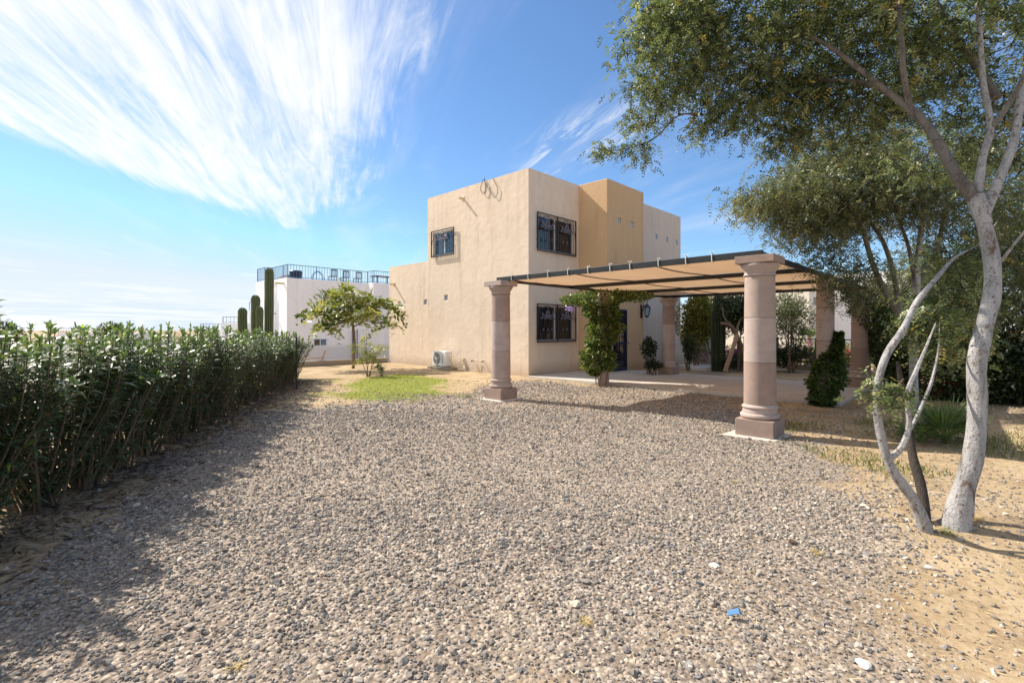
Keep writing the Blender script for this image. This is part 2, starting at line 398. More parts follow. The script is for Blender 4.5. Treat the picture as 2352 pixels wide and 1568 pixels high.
def lawnness(x, y):
    n = (vnoise(x, y, 1.1, 8)-.5)*1.5 + (vnoise(x, y, 3.5, 9)-.5)*1.1
    d = np.hypot((x+3.05-(-.22)*(y-12.4))/1.75, (y-12.9)/3.4)
    return np.clip(sm(1.05-d+n*.42, .0, .55), 0, 1)
def axis(lo, hi, c0, c1, step):
    a = list(np.arange(c0, c1, step)); s = step; x = c1
    while x < hi: a.append(x); s *= 1.22; x += s
    a.append(hi); s = step; x = c0-step
    while x > lo: a.insert(0, x); s *= 1.22; x -= s
    a.insert(0, lo); return np.array(a)
gx = axis(-1500, 1500, -9, 12, .11); gy = axis(-200, 2500, .4, 19, .11)
X, Y = np.meshgrid(gx, gy); Z = gz(X, Y); nx, ny = len(gx), len(gy)
idx = np.arange(nx*ny).reshape(ny, nx)
F4 = np.stack([idx[:-1, :-1], idx[:-1, 1:], idx[1:, 1:], idx[1:, :-1]], -1).reshape(-1, 4)
zone = np.stack([gravelness(X, Y), lawnness(X, Y), np.zeros_like(X)], -1).reshape(-1, 3)
def ground_mat():
    m, t, b = mat('ground_soil'); n = N(t); p = n.pos()
    a = n.new('ShaderNodeAttribute'); a.attribute_name = 'Col'; sp_ = n.new('ShaderNodeSeparateColor'); n.lk(a.outputs['Color'], sp_.inputs[0])
    f = n.noise(p, 1.3, 7, .65, .4); g = n.noise(p, 16, 6, .7); k = n.noise(p, 70, 4, .7)
    soil = n.ramp(n.math('ADD', n.math('MULTIPLY', f, .5), n.math('MULTIPLY', g, .5)), [(.34, (.21, .14, .08)), (.50, (.41, .30, .18)), (.68, (.55, .43, .28))])
    soil = n.mix(n.rng(k, .55, .75, 0, .45), soil, (.24, .17, .11))
    vc = n.vor(p, 42, 'F1', 'Color'); vd = n.vor(p, 42)
    sv = n.new('ShaderNodeSeparateColor'); n.lk(vc, sv.inputs[0])
    grav = n.ramp(sv.outputs[0], [(.0, (.12, .105, .10)), (.4, (.26, .22, .20)), (.75, (.40, .33, .28)), (1, (.58, .50, .42))])
    grav = n.mix(n.rng(vd, .55, .8, 0, .75), grav, (.13, .10, .08))
    gm = n.rng(n.math('ADD', sp_.outputs[0], n.math('MULTIPLY', n.math('SUBTRACT', g, .5), .9)), .35, .62)
    c = n.mix(n.math('MULTIPLY', gm, .75), soil, grav)
    grass = n.ramp(g, [(.3, (.15, .19, .05)), (.6, (.27, .30, .08)), (.8, (.42, .36, .15))])
    c = n.mix(n.math('MULTIPLY', n.rng(n.math('ADD', sp_.outputs[1], n.math('MULTIPLY', n.math('SUBTRACT', g, .5), .8)), .3, .7), .85), c, grass)
    n.lk(c, b.inputs['Base Color']); b.inputs['Roughness'].default_value = .95; b.inputs['Specular IOR Level'].default_value = .15
    h = n.math('ADD', n.math('MULTIPLY', n.rng(vd, .0, .7, 1, 0), gm), n.math('MULTIPLY', n.math('ADD', g, k), .35))
    n.lk(n.bump(h, .8, .012), b.inputs['Normal']); return m
gr = mesh_np('ground', np.stack([X, Y, Z], -1).reshape(-1, 3), F4, ground_mat(), col=zone, smooth=True); tag(gr, kind='structure')

# patio slab and its step
mb = MB(); mb.uvbox(4.06, 8.35, -5.42, 2.88, -.1, .035); pt = mb.build('patio', M['patio'], bevel=.008); tag(pt, kind='structure')

# gravel stones, three rings of falling detail
def stones(n_try, ymin, ymax, dens_k, size, shape):
    xs = []; ys = []
    y = np.sqrt(rng.random(n_try)*(ymax**2-ymin**2)+ymin**2); x = (rng.random(n_try)*2.5-1.25)*(y+.5)
    keep = rng.random(n_try) < gravelness(x, y)*dens_k + .22*vnoise(x, y, 1.6, 44)**2
    fade = (1-sm(y, ymax-1.6, ymax)) if ymax < 14 else 1.
    if ymin > 2: fade = fade*sm(y, ymin, ymin+1.3)
    keep &= rng.random(n_try) < fade
    rx, ry = x-An[0], y-An[1]; u = rx*Un[0]+ry*Un[1]; v = rx*Vn[0]+ry*Vn[1]
    keep &= ~((u > 4.0) & (v > -5.5) & (u < 8.5)) & (v < 11) & (x > hedge_x(y)-.9)
    for (cu, cv) in ((0, 0), (0, -5.2)): keep &= ~((abs(u-cu) < .27) & (abs(v-cv) < .27))
    keep &= ~((u > 4.0) & (v > 2.8))
    x, y = x[keep], y[keep]; n = len(x)
    if shape == 20:
        bm = bmesh.new(); bmesh.ops.create_icosphere(bm, subdivisions=1, radius=1)
        bv = np.array([v.co[:] for v in bm.verts]); bf = np.array([[v.index for v in f.verts] for f in bm.faces]); bm.free()
    else:
        bv = np.array([(1,0,0),(0,1,0),(-1,0,0),(0,-1,0),(0,0,1),(0,0,-1)], float); bf = np.array([(0,1,4),(1,2,4),(2,3,4),(3,0,4),(1,0,5),(2,1,5),(3,2,5),(0,3,5)])
    k = len(bv); vv = bv[None]*(1+(rng.random((n, k, 1))-.5)*.7) + (rng.random((n, k, 3))-.5)*.5
    s = size*(np.maximum(y, 1.8)/2.5)**.42*np.exp(rng.normal(0, .36, n)); s = s[:, None, None]*np.stack([np.ones(n), .6+.35*rng.random(n), .42+.3*rng.random(n)], -1)[:, None]
    vv = vv*s; a = rng.random(n)*6.283; tl = rng.normal(0, .35, n)
    # tilt then turn
    ct, st_ = np.cos(tl)[:, None], np.sin(tl)[:, None]; vx = vv[..., 0]*ct+vv[..., 2]*st_; vz = -vv[..., 0]*st_+vv[..., 2]*ct
    ca, sa = np.cos(a)[:, None], np.sin(a)[:, None]; wx = vx*ca-vv[..., 1]*sa; wy = vx*sa+vv[..., 1]*ca
    zb = gz(x, y)+s[:, 0, 2]*.45
    out = np.stack([wx+x[:, None], wy+y[:, None], vz+zb[:, None]], -1).reshape(-1, 3)
    ff = (bf[None]+(np.arange(n)*k)[:, None, None]).reshape(-1, 3)
    pal = np.array([(.25,.22,.19),(.31,.27,.23),(.19,.168,.15),(.41,.355,.295),(.30,.245,.195),(.53,.46,.38),(.225,.215,.21),(.35,.265,.205)])
    ci = rng.choice(len(pal), n, p=[.22,.22,.16,.13,.11,.05,.07,.04]); cc = pal[ci]*(.85+.4*rng.random((n, 1)))
    return out, ff, np.repeat(cc, k, 0)
for i, (a_, sh) in enumerate((((74000, 1.6, 4.9, .9, .0085), 20), ((128000, 3.3, 9.6, .82, .0084), 8), ((90000, 7.6, 14.5, .8, .0088), 8))):
    v_, f_, c_ = stones(*a_, sh)
    g_ = mesh_np('gravel', v_, f_, M['stone'], col=c_); tag(g_, ['loose grey and tan gravel nearest the camera', 'loose grey gravel in the middle of the yard', 'loose grey gravel far across the yard by the columns'][i], 'gravel', kind='stuff')

# ------------------------------------------------------------------ leaf generators (numpy)
def unit(a): return a/np.maximum(np.linalg.norm(a, axis=-1, keepdims=True), 1e-9)
def pick_cols(n, pal, w=None, jit=.25):
    pal = np.array(pal, float); i = rng.choice(len(pal), n, p=w); return pal[i]*(1-jit/2+jit*rng.random((n, 1)))
def fronds(O, D, length, nl, ll, lw, droop, cols, side_spread=1.0):
    """pinnate fronds: leaflet pairs along a drooping rachis"""
    O = np.asarray(O, float); D = unit(np.asarray(D, float)); m = len(O); length = np.broadcast_to(length, (m,))
    S = unit(np.cross(D, np.array([0, 0, 1.])+rng.normal(0, .5, (m, 3)))); vs = []; cs = []
    for j in range(nl):
        t = (j+.7)/nl; p = O + D*(length*t)[:, None]; p[:, 2] -= droop*t*t*length
        a = ll*math.sin(math.pi*(.18+.72*t))
        for sg in (-1, 1):
            ld = unit(S*sg*side_spread + D*.55 + rng.normal(0, .22, (m, 3)) + np.array([0, 0, -.25*droop]))
            wv = unit(np.cross(ld, np.cross(D, S)+rng.normal(0, .25, (m, 3))))*lw
            q = np.stack([p, p+ld*a*.45+wv*.5, p+ld*a, p+ld*a*.45-wv*.5], 1); vs.append(q); cs.append(cols)
    v = np.concatenate(vs).reshape(-1, 3); f = np.arange(len(v)).reshape(-1, 4); c = np.repeat(np.concatenate(cs), 4, 0)
    return v, f, c
def leaves(O, D, length, width, cols, nrm_jit=.6):
    O = np.asarray(O, float); D = unit(np.asarray(D, float)); m = len(O); length = np.broadcast_to(length, (m,))[:, None]
    S = unit(np.cross(D, np.array([0, 0, 1.])+rng.normal(0, nrm_jit, (m, 3))))*width/2
    v = np.stack([O, O+D*length*.42+S, O+D*length, O+D*length*.42-S], 1).reshape(-1, 3)
    return v, np.arange(len(v)).reshape(-1, 4), np.repeat(cols, 4, 0)
def arched(O, D, length, width, bend, cols):
    """lanceolate leaf arching downward: 6 vertices"""
    O = np.asarray(O, float); D = unit(np.asarray(D, float)); m = len(O); Ln = np.broadcast_to(length, (m,))[:, None]
    S = unit(np.cross(D, np.array([0, 0, 1.])+rng.normal(0, .25, (m, 3))))*(width/2); g = np.zeros((m, 3)); g[:, 2] = -1
    b = np.broadcast_to(bend, (m,))[:, None]
    def pt(t): return O + D*Ln*t + g*Ln*b*t*t
    v = np.stack([pt(0), pt(.33)+S, pt(.33)-S, pt(.68)+S*.8, pt(.68)-S*.8, pt(1.)], 1)
    base = (np.arange(m)*6)[:, None]
    t3 = np.concatenate([base+np.array([[0, 1, 2]]), base+np.array([[3, 5, 4]])]); q = base+np.array([[1, 3, 4, 2]])
    return v.reshape(-1, 3), [t3, q], np.repeat(cols, 6, 0)
def in_ellipsoid(n, c, r, shell=.0):
    d = unit(rng.normal(0, 1, (n, 3))); t = rng.random((n, 1))**(1/3)
    if shell: t = shell+(1-shell)*t
    return np.array(c)+d*t*np.array(r)
def curves_mesh(name, segs, m, parent, n=4, smooth=True):
    """segs: list of (points, radii) joined into one mesh"""
    mb = MB()
    for p, r in segs: mb.tube(p, r, n, caps=False)
    return mb.build(name, m, parent, smooth=smooth)

# ------------------------------------------------------------------ the house
def block(name, u0, u1, v0, v1, z0, z1, m, parent, left=(), front=(), depth=.12):
    """box in the house frame; 'left' holes pierce the u0 face, 'front' holes the v0 face"""
    mb = MB()
    def face(a0, a1, holes, fr):
        As = sorted({a0, a1, *[h for q in holes for h in q[:2]]}); Zs = sorted({z0, z1, *[h for q in holes for h in q[2:]]})
        for i in range(len(As)-1):
            for j in range(len(Zs)-1):
                ca, cz = (As[i]+As[i+1])/2, (Zs[j]+Zs[j+1])/2
                if any(q[0] < ca < q[1] and q[2] < cz < q[3] for q in holes): continue
                mb.add([fr(As[i], Zs[j], 0), fr(As[i+1], Zs[j], 0), fr(As[i+1], Zs[j+1], 0), fr(As[i], Zs[j+1], 0)], [(0,1,2,3)])
        for (a, b, c, d) in holes:
            o = [fr(a, c, 0), fr(b, c, 0), fr(b, d, 0), fr(a, d, 0)]; q = [fr(a, c, depth), fr(b, c, depth), fr(b, d, depth), fr(a, d, depth)]
            mb.add(o+q, [(0,1,5,4),(1,2,6,5),(2,3,7,6),(3,0,4,7),(4,5,6,7)])
    face(v0, v1, left, lambda a, z, d: P(u0+d, a, z)); face(u0, u1, front, lambda a, z, d: P(a, v0+d, z))
    mb.add([P(u1,v0,z0),P(u1,v1,z0),P(u1,v1,z1),P(u1,v0,z1)], [(0,1,2,3)]); mb.add([P(u0,v1,z0),P(u1,v1,z0),P(u1,v1,z1),P(u0,v1,z1)], [(0,1,2,3)])
    # parapet ring and sunk roof
    pz = z1-.35; w = .16
    o = [P(u0,v0,z1),P(u1,v0,z1),P(u1,v1,z1),P(u0,v1,z1)]; i_ = [P(u0+w,v0+w,z1),P(u1-w,v0+w,z1),P(u1-w,v1-w,z1),P(u0+w,v1-w,z1)]; k = [P(u0+w,v0+w,pz),P(u1-w,v0+w,pz),P(u1-w,v1-w,pz),P(u0+w,v1-w,pz)]
    mb.add(o+i_+k, [(0,1,5,4),(1,2,6,5),(2,3,7,6),(3,0,4,7),(4,5,9,8),(5,6,10,9),(6,7,11,10),(7,4,8,11),(8,9,10,11)])
    me = bpy.data.meshes.new(name); me.from_pydata(mb.v, [], mb.f); bm = bmesh.new(); bm.from_mesh(me)
    bmesh.ops.remove_doubles(bm, verts=bm.verts, dist=1e-4); bmesh.ops.recalc_face_normals(bm, faces=bm.faces); bm.to_mesh(me); bm.free()
    ob = link(name, me, m, parent); b = ob.modifiers.new('bevel', 'BEVEL'); b.width = .022; b.segments = 3; b.limit_method = 'ANGLE'; b.angle_limit = R(40)
    return ob
house = empty('house', P(4.1, 2.9), 'two storey beige stucco house with ochre entrance tower behind the canopy', 'house')
WL = (6.58, 7.84, 4.3, 5.2)                     # left wall window v0 v1 z0 z1
WF1 = (4.50, 6.46, 4.08, 5.22); WF0 = (4.50, 6.46, 1.12, 2.28)
gb = lambda a, z, s=.2: (a-s/2, a+s/2, z-s/2, z+s/2)
GB_main = [gb(7.07, 2.68)]; GB_wing = [gb(10.35, 2.57), gb(8.51, 2.57)]
GB_tow = [gb(7.55, 5.28), gb(8.42, 5.28)]; GB_back = [gb(11.45, 5.34), gb(12.38, 5.34), gb(13.28, 5.34)]
DOOR = (7.12, 8.06, .04, 2.2)
block('wall', 4.1, 12.0, 2.9, 8.2, -.4, 6.6, M['beige'], house, [WL]+GB_main, [WF1, WF0])
block('wing', 4.2, 12.5, 8.19, 11.12, -.6, 4.18, M['beige'], house, GB_wing, [])
block('entrance_tower', 6.75, 9.2, 1.72, 4.5, -.4, 6.602, M['ochre'], house, [], GB_tow+[DOOR], depth=.10)
block('back_wing', 8.9, 13.65, 2.35, 7.9, -.4, 6.52, M['cream'], house, [], GB_back)
for hs_, fr in ((GB_main, lambda a, z, d: P(4.1+d, a, z)), (GB_wing, lambda a, z, d: P(4.2+d, a, z)), (GB_tow, lambda a, z, d: P(a, 1.72+d, z)), (GB_back, lambda a, z, d: P(a, 2.35+d, z))):
    for (a, b, c, d) in hs_:
        mb = MB(); mb.box((a+.004, c+.004, .035), (b-.004, d-.004, .098), lambda x, y, z: fr(x, y, z)); mb.build('glass_block', M['glassblock'], house, bevel=.012)
def window(a0, a1, z0, z1, fr, n_panels, glassm, ornament=True):
    """fr(a, z, d): d>0 into the wall"""
    w = MB(); t = .045
    def bar(o, a, b, c, d, e0, e1): o.box((a, c, e0), (b, d, e1), lambda x, y, z: fr(x, y, z))
    bar(w, a0+.003, a0+t, z0+.003, z1-.003, .05, .10); bar(w, a1-t, a1-.003, z0+.003, z1-.003, .05, .10)
    bar(w, a0+t, a1-t, z0+.003, z0+t, .05, .10); bar(w, a0+t, a1-t, z1-t, z1-.003, .05, .10)
    mid = (a0+a1)/2; bar(w, mid-.03, mid+.03, z0+t, z1-t, .045, .098)
    win = w.build('window', M['alu'], house, bevel=.004)
    for (p0, p1) in ((a0+t, mid-.03), (mid+.03, a1-t)):
        g = MB(); bar(g, p0+.001, p1-.001, z0+t+.001, z1-t-.001, .075, .085); g.build('pane', glassm, win)
    # wrought-iron grille standing proud of the wall
    g = MB(); o = .05; d0, d1 = -.085, -.05; e = .028
    bar(g, a0-o, a0-o+e, z0-o, z1+o, d0, d1); bar(g, a1+o-e, a1+o, z0-o, z1+o, d0, d1)
    bar(g, a0-o+e, a1+o-e, z0-o, z0-o+e, d0, d1); bar(g, a0-o+e, a1+o-e, z1+o-e, z1+o, d0, d1)
    bar(g, a0-o+e, a1+o-e, z0+.03, z0+.045, d0+.012, d1-.008)
    pans = [(a0-o+e, mid-.02), (mid+.02, a1+o-e)] if n_panels == 2 else [(a0-o+e, a1+o-e)]
    if n_panels == 2: bar(g, mid-.02, mid+.02, z0-o+e, z1+o-e, d0, d1)
    orn = MB(); dm = -.068
    for (p0, p1) in pans:
        k = max(4, int((p1-p0)/.105)); zt = z0+(z1-z0)*.62
        for i in range(1, k):
            x = p0+(p1-p0)*i/k; zz_ = zt if abs(i-k/2) < k*.38 else z1
            g.tube([fr(x, z0-o+e, dm), fr(x, zz_, dm)], .0065, 5)
        pc = (p0+p1)/2; hw = (p1-p0)/2
        for sgn in (-1, 1):     # pointed arch
            pts = [fr(pc+sgn*hw*math.cos(th)*.97, z1-(z1-z0)*.52+(z1-z0)*.50*math.sin(th), dm) for th in np.linspace(0, math.pi/2, 9)]
            g.tube(pts, .010, 5)
            pts = [fr(pc+sgn*(hw*.97-.03-.05*math.sin(th)), z1-.02-.10+.06*math.cos(th*2), dm) for th in np.linspace(0, math.pi, 7)]; g.tube(pts, .006, 4)
        for i in range(k*2):    # little hoops along the bottom rail
            x = p0+(p1-p0)*(i+.5)/(k*2); g.tube([fr(x+.02*math.cos(q), z0-.005+.02*math.sin(q), dm) for q in np.linspace(0, 6.283, 7)], .005, 4, caps=False)
        # cast crown ornament: centre bell, side scrolls, base line
        s = min(.34, hw*.8); zc = zt+.03
        def blob(cx, cz, rx_, rz_, th_=.014):
            pts = [fr(cx+rx_*math.cos(q), cz+rz_*math.sin(q), dm-.004) for q in np.linspace(0, 6.283, 13)]; orn.tube(pts, th_, 5, caps=False)
        blob(pc, zc+.13, .075, .10, .024); blob(pc-.085, zc+.06, .045, .045, .02); blob(pc+.085, zc+.06, .045, .045, .02)
        orn.tube([fr(pc+s*q, zc-.01+.02*math.cos(q*9), dm-.004) for q in np.linspace(-1, 1, 15)], .020, 5)
        for sgn in (-1, 1):
            orn.tube([fr(pc+sgn*(.13+.2*q*s/.34), zc+.03+.07*math.sin(q*3.6), dm-.004) for q in np.linspace(0, 1, 9)], [.022-.010*q for q in np.linspace(0, 1, 9)], 5)
            blob(pc+sgn*s*.78, zc+.14, .03, .03, .012)
        orn.tube([fr(pc, zc, dm-.004), fr(pc, z1-.03, dm-.004)], .010, 5)
        for q in (-.22, 0, .22): orn.tube([fr(pc+q*hw*2, z0+(z1-z0)*.28, dm-.004), fr(pc+q*hw*2, z0+(z1-z0)*.36, dm-.004)], [.012, .018], 6)
    gg = g.build('grille', M['iron'], win, smooth=True); orn.build('grille_ornament', M['silver'], win, smooth=True)['kind'] = 'stuff'
    return win
window(*WL, lambda a, z, d: P(4.1+d, a, z), 1, M['skyglass'])
window(*WF1, lambda a, z, d: P(a, 2.9+d, z), 2, M['glass']); window(*WF0, lambda a, z, d: P(a, 2.9+d, z), 2, M['glass'])
# front door: blue metal frame, glazed leaf behind scrolled bars
a0, a1, z0, z1 = DOOR; fr = lambda a, z, d: P(a, 1.72+d, z)
mb = MB()
for q in ((a0+.003, z0, a0+.07, z1-.003), (a1-.07, z0, a1-.003, z1-.003), (a0+.07, z1-.07, a1-.07, z1-.003), (a0+.07, z0, a1-.07, z0+.12), (a0+.07, .95, a1-.07, 1.05)):
    mb.box((q[0], q[1], .0), (q[2], q[3], .05), lambda x, y, z: fr(x, y, z))
door = mb.build('door', M['blue'], house, bevel=.005)
mb = MB(); mb.box((a0+.07, z0+.12, .055), (a1-.07, z1-.07, .075), lambda x, y, z: fr(x, y, z)); mb.build('pane', M['glass'], door)
mb = MB()
for i in range(1, 8):
    x = a0+.07+(a1-a0-.14)*i/8; mb.tube([fr(x, z0+.1, .02), fr(x, z1-.06, .02)], .008, 5)
for i in range(4):
    for zc in (1.45, .55): mb.tube([fr(a0+.17+i*.2+.07*math.cos(q), zc+.10*math.sin(q), .012) for q in np.linspace(0, 6.283, 11)], .008, 5, caps=False)
mb.build('grille', M['blue'], door, smooth=True)
mb = MB(); mb.tube([fr(a1-.035, 1.0, 0), fr(a1-.035, 1.0, -.06)], .012, 8); mb.lathe([(.0, 0), (.03, .005), (.035, .02), (.02, .04), (.0, .045)], fr(a1-.035, 1.0, -.075), 12); mb.build('handle', M['silver'], door, smooth=True)
# rain spouts
for (u, v, z, ln) in ((4.1, 6.07, 6.2, .2), (4.2, 10.72, 3.42, .22), (4.1, 2.98, 6.53, 0)):
    if not ln: continue
    mb = MB(); mb.tube([P(u+.02, v, z+.01), P(u-ln, v, z-.01)], .045, 10); mb.uvbox(u-.012, u+.01, v-.075, v+.075, z-.07, z+.08)
    mb.build('rain_spout', M['pvc'], house, smooth=True)
# splash-stained trim cable of the roof and antenna rod
mb = MB(); mb.tube([P(8.6, 2.4, 6.55), P(8.6, 2.4, 6.98)], .008, 5); an = mb.build('antenna', M['cable']); tag(an, 'thin antenna rod standing on the ochre tower roof', 'antenna')
mb = MB()
mb.tube(*smooth_path([P(4.15, 4.95, 6.58), P(4.07, 4.93, 6.66), P(4.05, 5.05, 6.5), P(4.05, 5.08, 6.3), P(4.05, 4.95, 6.16), P(4.05, 4.83, 6.3), P(4.05, 4.86, 6.5), P(4.07, 4.92, 6.68), P(4.12, 4.97, 6.78)], [.011]*9), 6)
mb.tube(*smooth_path([P(4.07, 4.92, 6.65), P(4.04, 4.80, 6.45), P(4.05, 4.62, 6.2), P(4.06, 4.47, 6.02), P(4.06, 4.40, 5.93), P(4.06, 4.30, 5.99), P(4.06, 4.26, 6.2), P(4.06, 4.38, 6.42), P(4.08, 4.50, 6.60)], [.009]*9), 6)
c_ = mb.build('coiled_cable', M['cable'], smooth=True); tag(c_, 'loose loops of cable hanging from the parapet above the blank beige wall', 'cable')
dish = empty('roof_tank', P(5.1, 4.4, 6.25), 'pale blue capped water tank just showing above the front parapet', 'tank')
mb = MB(); mb.lathe([(.30, 0), (.33, .03), (.33, .38), (.30, .46), (.22, .50)], P(5.0, 4.35, 6.26), 24); mb.build('tank_body', M['whiteplastic'], dish, smooth=True)
mb = MB(); mb.lathe([(.20, 0), (.20, .04), (.08, .09), (0, .1)], P(5.0, 4.35, 6.765), 20); mb.build('tank_lid', M['railblue'], dish, smooth=True)

# ------------------------------------------------------------------ wall lantern
lan = empty('wall_lantern', P(9.02, 1.72, 2.3), 'black iron wall lantern right of the blue front door', 'lantern')
lc = P(9.02, 1.48, 2.2)
mb = MB(); mb.tube(*smooth_path([P(9.02, 1.71, 2.02), P(9.02, 1.62, 2.3), P(9.02, 1.60, 2.52), P(9.02, 1.50, 2.60), P(9.02, 1.45, 2.52), P(9.02, 1.48, 2.47)], [.013]*6), 6)
mb.uvbox(8.97, 9.07, 1.69, 1.719, 1.92, 2.42); mb.build('bracket', M['iron'], lan, smooth=True)
mb = MB(); mb.lathe([(.02, .26), (.03, .22), (.06, .2), (.155, .11), (.16, .095), (.13, .09)], lc, 6); mb.build('cap', M['iron'], lan)
mb = MB()
for i in range(6):
    a = i*math.pi/3; mb.tube([lc+Vector((.135*math.cos(a), .135*math.sin(a), .095)), lc+Vector((.08*math.cos(a), .08*math.sin(a), -.2))], .009, 4)
mb.lathe([(.085, -.2), (.09, -.21), (.05, -.25), (.01, -.28)], lc, 6); mb.build('cage', M['iron'], lan)
mb = MB(); mb.lathe([(.07, -.198), (.122, .09)], lc, 6); mb.build('glass', M['glassblock'], lan)

# ------------------------------------------------------------------ stone columns
def column(name, u, v, label, foot=None, seed=0, zb=0.):
    r_ = random.Random(seed); c = P(u, v, 0); root = empty(name, c, label, 'column', 'pink stone columns carrying the shade canopy')
    ms = [M['stoneA'], M['stoneB'], M['stoneC']]
    if foot:
        mb = MB(); du, dv = foot; mb.add([P(u-.33, v-.33, .0), P(u+.33, v-.33, .0), P(u+.33, v+.36, .0), P(u-.33, v+.42, .0), P(u-.31, v-.30, .022), P(u+.3, v-.3, .022), P(u+.3, v+.33, .022), P(u-.31, v+.39, .022)], [(0,3,2,1),(4,5,6,7),(0,1,5,4),(1,2,6,5),(2,3,7,6),(3,0,4,7)])
        mb.build('footing', M['patio'], root, bevel=.006)
    mb = MB(); mb.uvbox(u-.25, u+.25, v-.25, v+.25, -.05, .25) if seed != 2 else mb.lathe([(.215, -.05), (.215, .2495)], c, 32)
    mb.build('plinth', M['stoneC'], root, bevel=.008)
    arc = lambda r0, z0, rr, a, b, n=6, sx=1: [(r0+sx*rr*math.cos(q), z0+rr*math.sin(q)) for q in np.linspace(a, b, n)]
    mb = MB(); mb.lathe([(.222, .2505)]+arc(.215, .292, .040, -1.5, 1.4, 8)+[(.226, .345), (.218, .37), (.216, .39)]+arc(.214, .412, .020, -1.4, 1.4, 6)+[(.212, .436), (.206, .455)], c, 40)
    mb.build('base_moulding', ms[(seed) % 2], root, smooth=True)
    js = [.4555, 1.035, 1.66, 2.24]; rad = lambda z: .208-.014*max(0, (z-.45)/1.8)**1.6
    for i in range(3):
        za, zb_ = js[i]+.002, js[i+1]-.002; g = .004
        mb = MB(); mb.lathe([(rad(za)-g, za), (rad(za), za+.005)]+[(rad(q), q) for q in np.linspace(za+.02, zb_-.02, 5)]+[(rad(zb_), zb_-.005), (rad(zb_)-g, zb_)], c, 40)
        mb.build('drum', [ms[2], ms[1], ms[0]][i] if seed == 1 else ms[(seed+i) % 3], root, smooth=True)
    mb = MB(); mb.lathe([(.196, 2.241), (.208, 2.247), (.214, 2.258), (.208, 2.270), (.198, 2.278), (.197, 2.292), (.206, 2.31), (.232, 2.345), (.252, 2.375), (.258, 2.392), (.253, 2.41), (.24, 2.4165)], c, 40)
    mb.build('capital', ms[seed % 2], root, smooth=True)
    mb = MB(); mb.uvbox(u-.255, u+.255, v-.255, v+.255, 2.417, 2.52); mb.build('abacus', ms[(seed+1) % 3], root, bevel=.006)
    return root
def slim_column(name, u, v, label, seed):
    c = P(u, v, 0); root = empty(name, c, label, 'column', 'pink stone columns carrying the shade canopy'); ms = [M['stoneA'], M['stoneB'], M['stoneC']]
    js = [-.05, .62, 1.27, 1.92, 2.52]
    for i in range(4):
        a, b = js[i]+.002, js[i+1]-.002; mb = MB(); mb.lathe([(.149, a), (.155, a+.006)]+[(.155, q) for q in np.linspace(a+.03, b-.03, 4)]+[(.155, b-.006), (.149, b)], c, 36)
        mb.build('drum', ms[(seed+i) % 2], root, smooth=True)
    return root
column('stone_column', 0, 0, 'stone column at the left front corner of the canopy, standing in gravel', (1, 1), 0)
column('stone_column', 0, -5.2, 'largest and nearest stone column, bare shaft in front of the patio', (1, 1), 1)
slim_column('stone_column', 3.93, 0, 'slim plain stone column nearly hidden under a thick climbing vine by the lower window', 2)
column('stone_column', 7.75, 0, 'moulded stone column at the far left corner, near the lantern', None, 3)
slim_column('stone_column', 3.93, -5.2, 'slim plain stone column right of the nearest one with a dark creeper round its foot', 5)
column('stone_column', 7.75, -5.2, 'rightmost stone column, ivy draped over its capital', None, 5)

# ------------------------------------------------------------------ shade canopy
can = empty('shade_canopy', P(0, -2.6, 2.52), 'flat tan fabric shade canopy on a black steel frame carried by stone columns', 'canopy')
zb, zt = 2.523, 2.603
for i, u in enumerate((0, 2.6, 5.2, 7.75)):
    mb = MB(); mb.uvbox(u-.035, u+.035, -5.24, .10, zb, zt + (.012 if i == 0 else 0)); mb.build('beam', M['black'], can, bevel=.004)
for v in (.06, -5.2):
    for (ua, ub) in ((.036, 2.564), (2.636, 5.164), (5.236, 7.714)):
        mb = MB(); mb.uvbox(ua, ub, v-.03, v+.03, zb+.002, zt-.002); mb.build('side_rail', M['black'], can, bevel=.004)
# fabric bays with sag, and the cross wires that carry them
for bi, (ua, ub) in enumerate(((.0, 2.6), (2.6, 5.2), (5.2, 7.75))):
    nu, nv = 20, 48; us = np.linspace(ua+.02, ub-.02, nu); vs_ = np.linspace(-5.16, .03, nv); G = np.meshgrid(us, vs_); uu, vv = G
    tu = (uu-ua)/(ub-ua); tv = (vv+5.16)/5.19
    sag = -.03*np.sin(np.pi*tu)*(1-.35*np.abs(np.sin(np.pi*tv*3))) - .012*np.sin(tv*37+bi)*np.sin(np.pi*tu) - .008*np.sin(uu*9+vv*3)*np.sin(np.pi*tu)
    if bi == 0: sag = sag - .015*(1-tu)*np.abs(np.sin(np.pi*(tv*10.5)))
    zz_ = zt+.006+sag*.9
    pts = An+uu[..., None]*Un+vv[..., None]*Vn; pts[..., 2] = zz_
    ii = np.arange(nu*nv).reshape(nv, nu); ff = np.stack([ii[:-1, :-1], ii[:-1, 1:], ii[1:, 1:], ii[1:, :-1]], -1).reshape(-1, 4)
    o = mesh_np('fabric_panel', pts.reshape(-1, 3), ff, M['cloth'], can, smooth=True)
    so = o.modifiers.new('solid', 'SOLIDIFY'); so.thickness = .002
    for vv0 in (-1.75, -3.45):
        pp = [P(ua+.03+(ub-ua-.06)*q, vv0+.03*math.sin(q*5+bi), zt-.012-.035*math.sin(math.pi*q)) for q in np.linspace(0, 1, 12)]
        mb = MB(); mb.tube(pp, .011, 6); mb.build('support_wire', M['cable'], can, smooth=True)
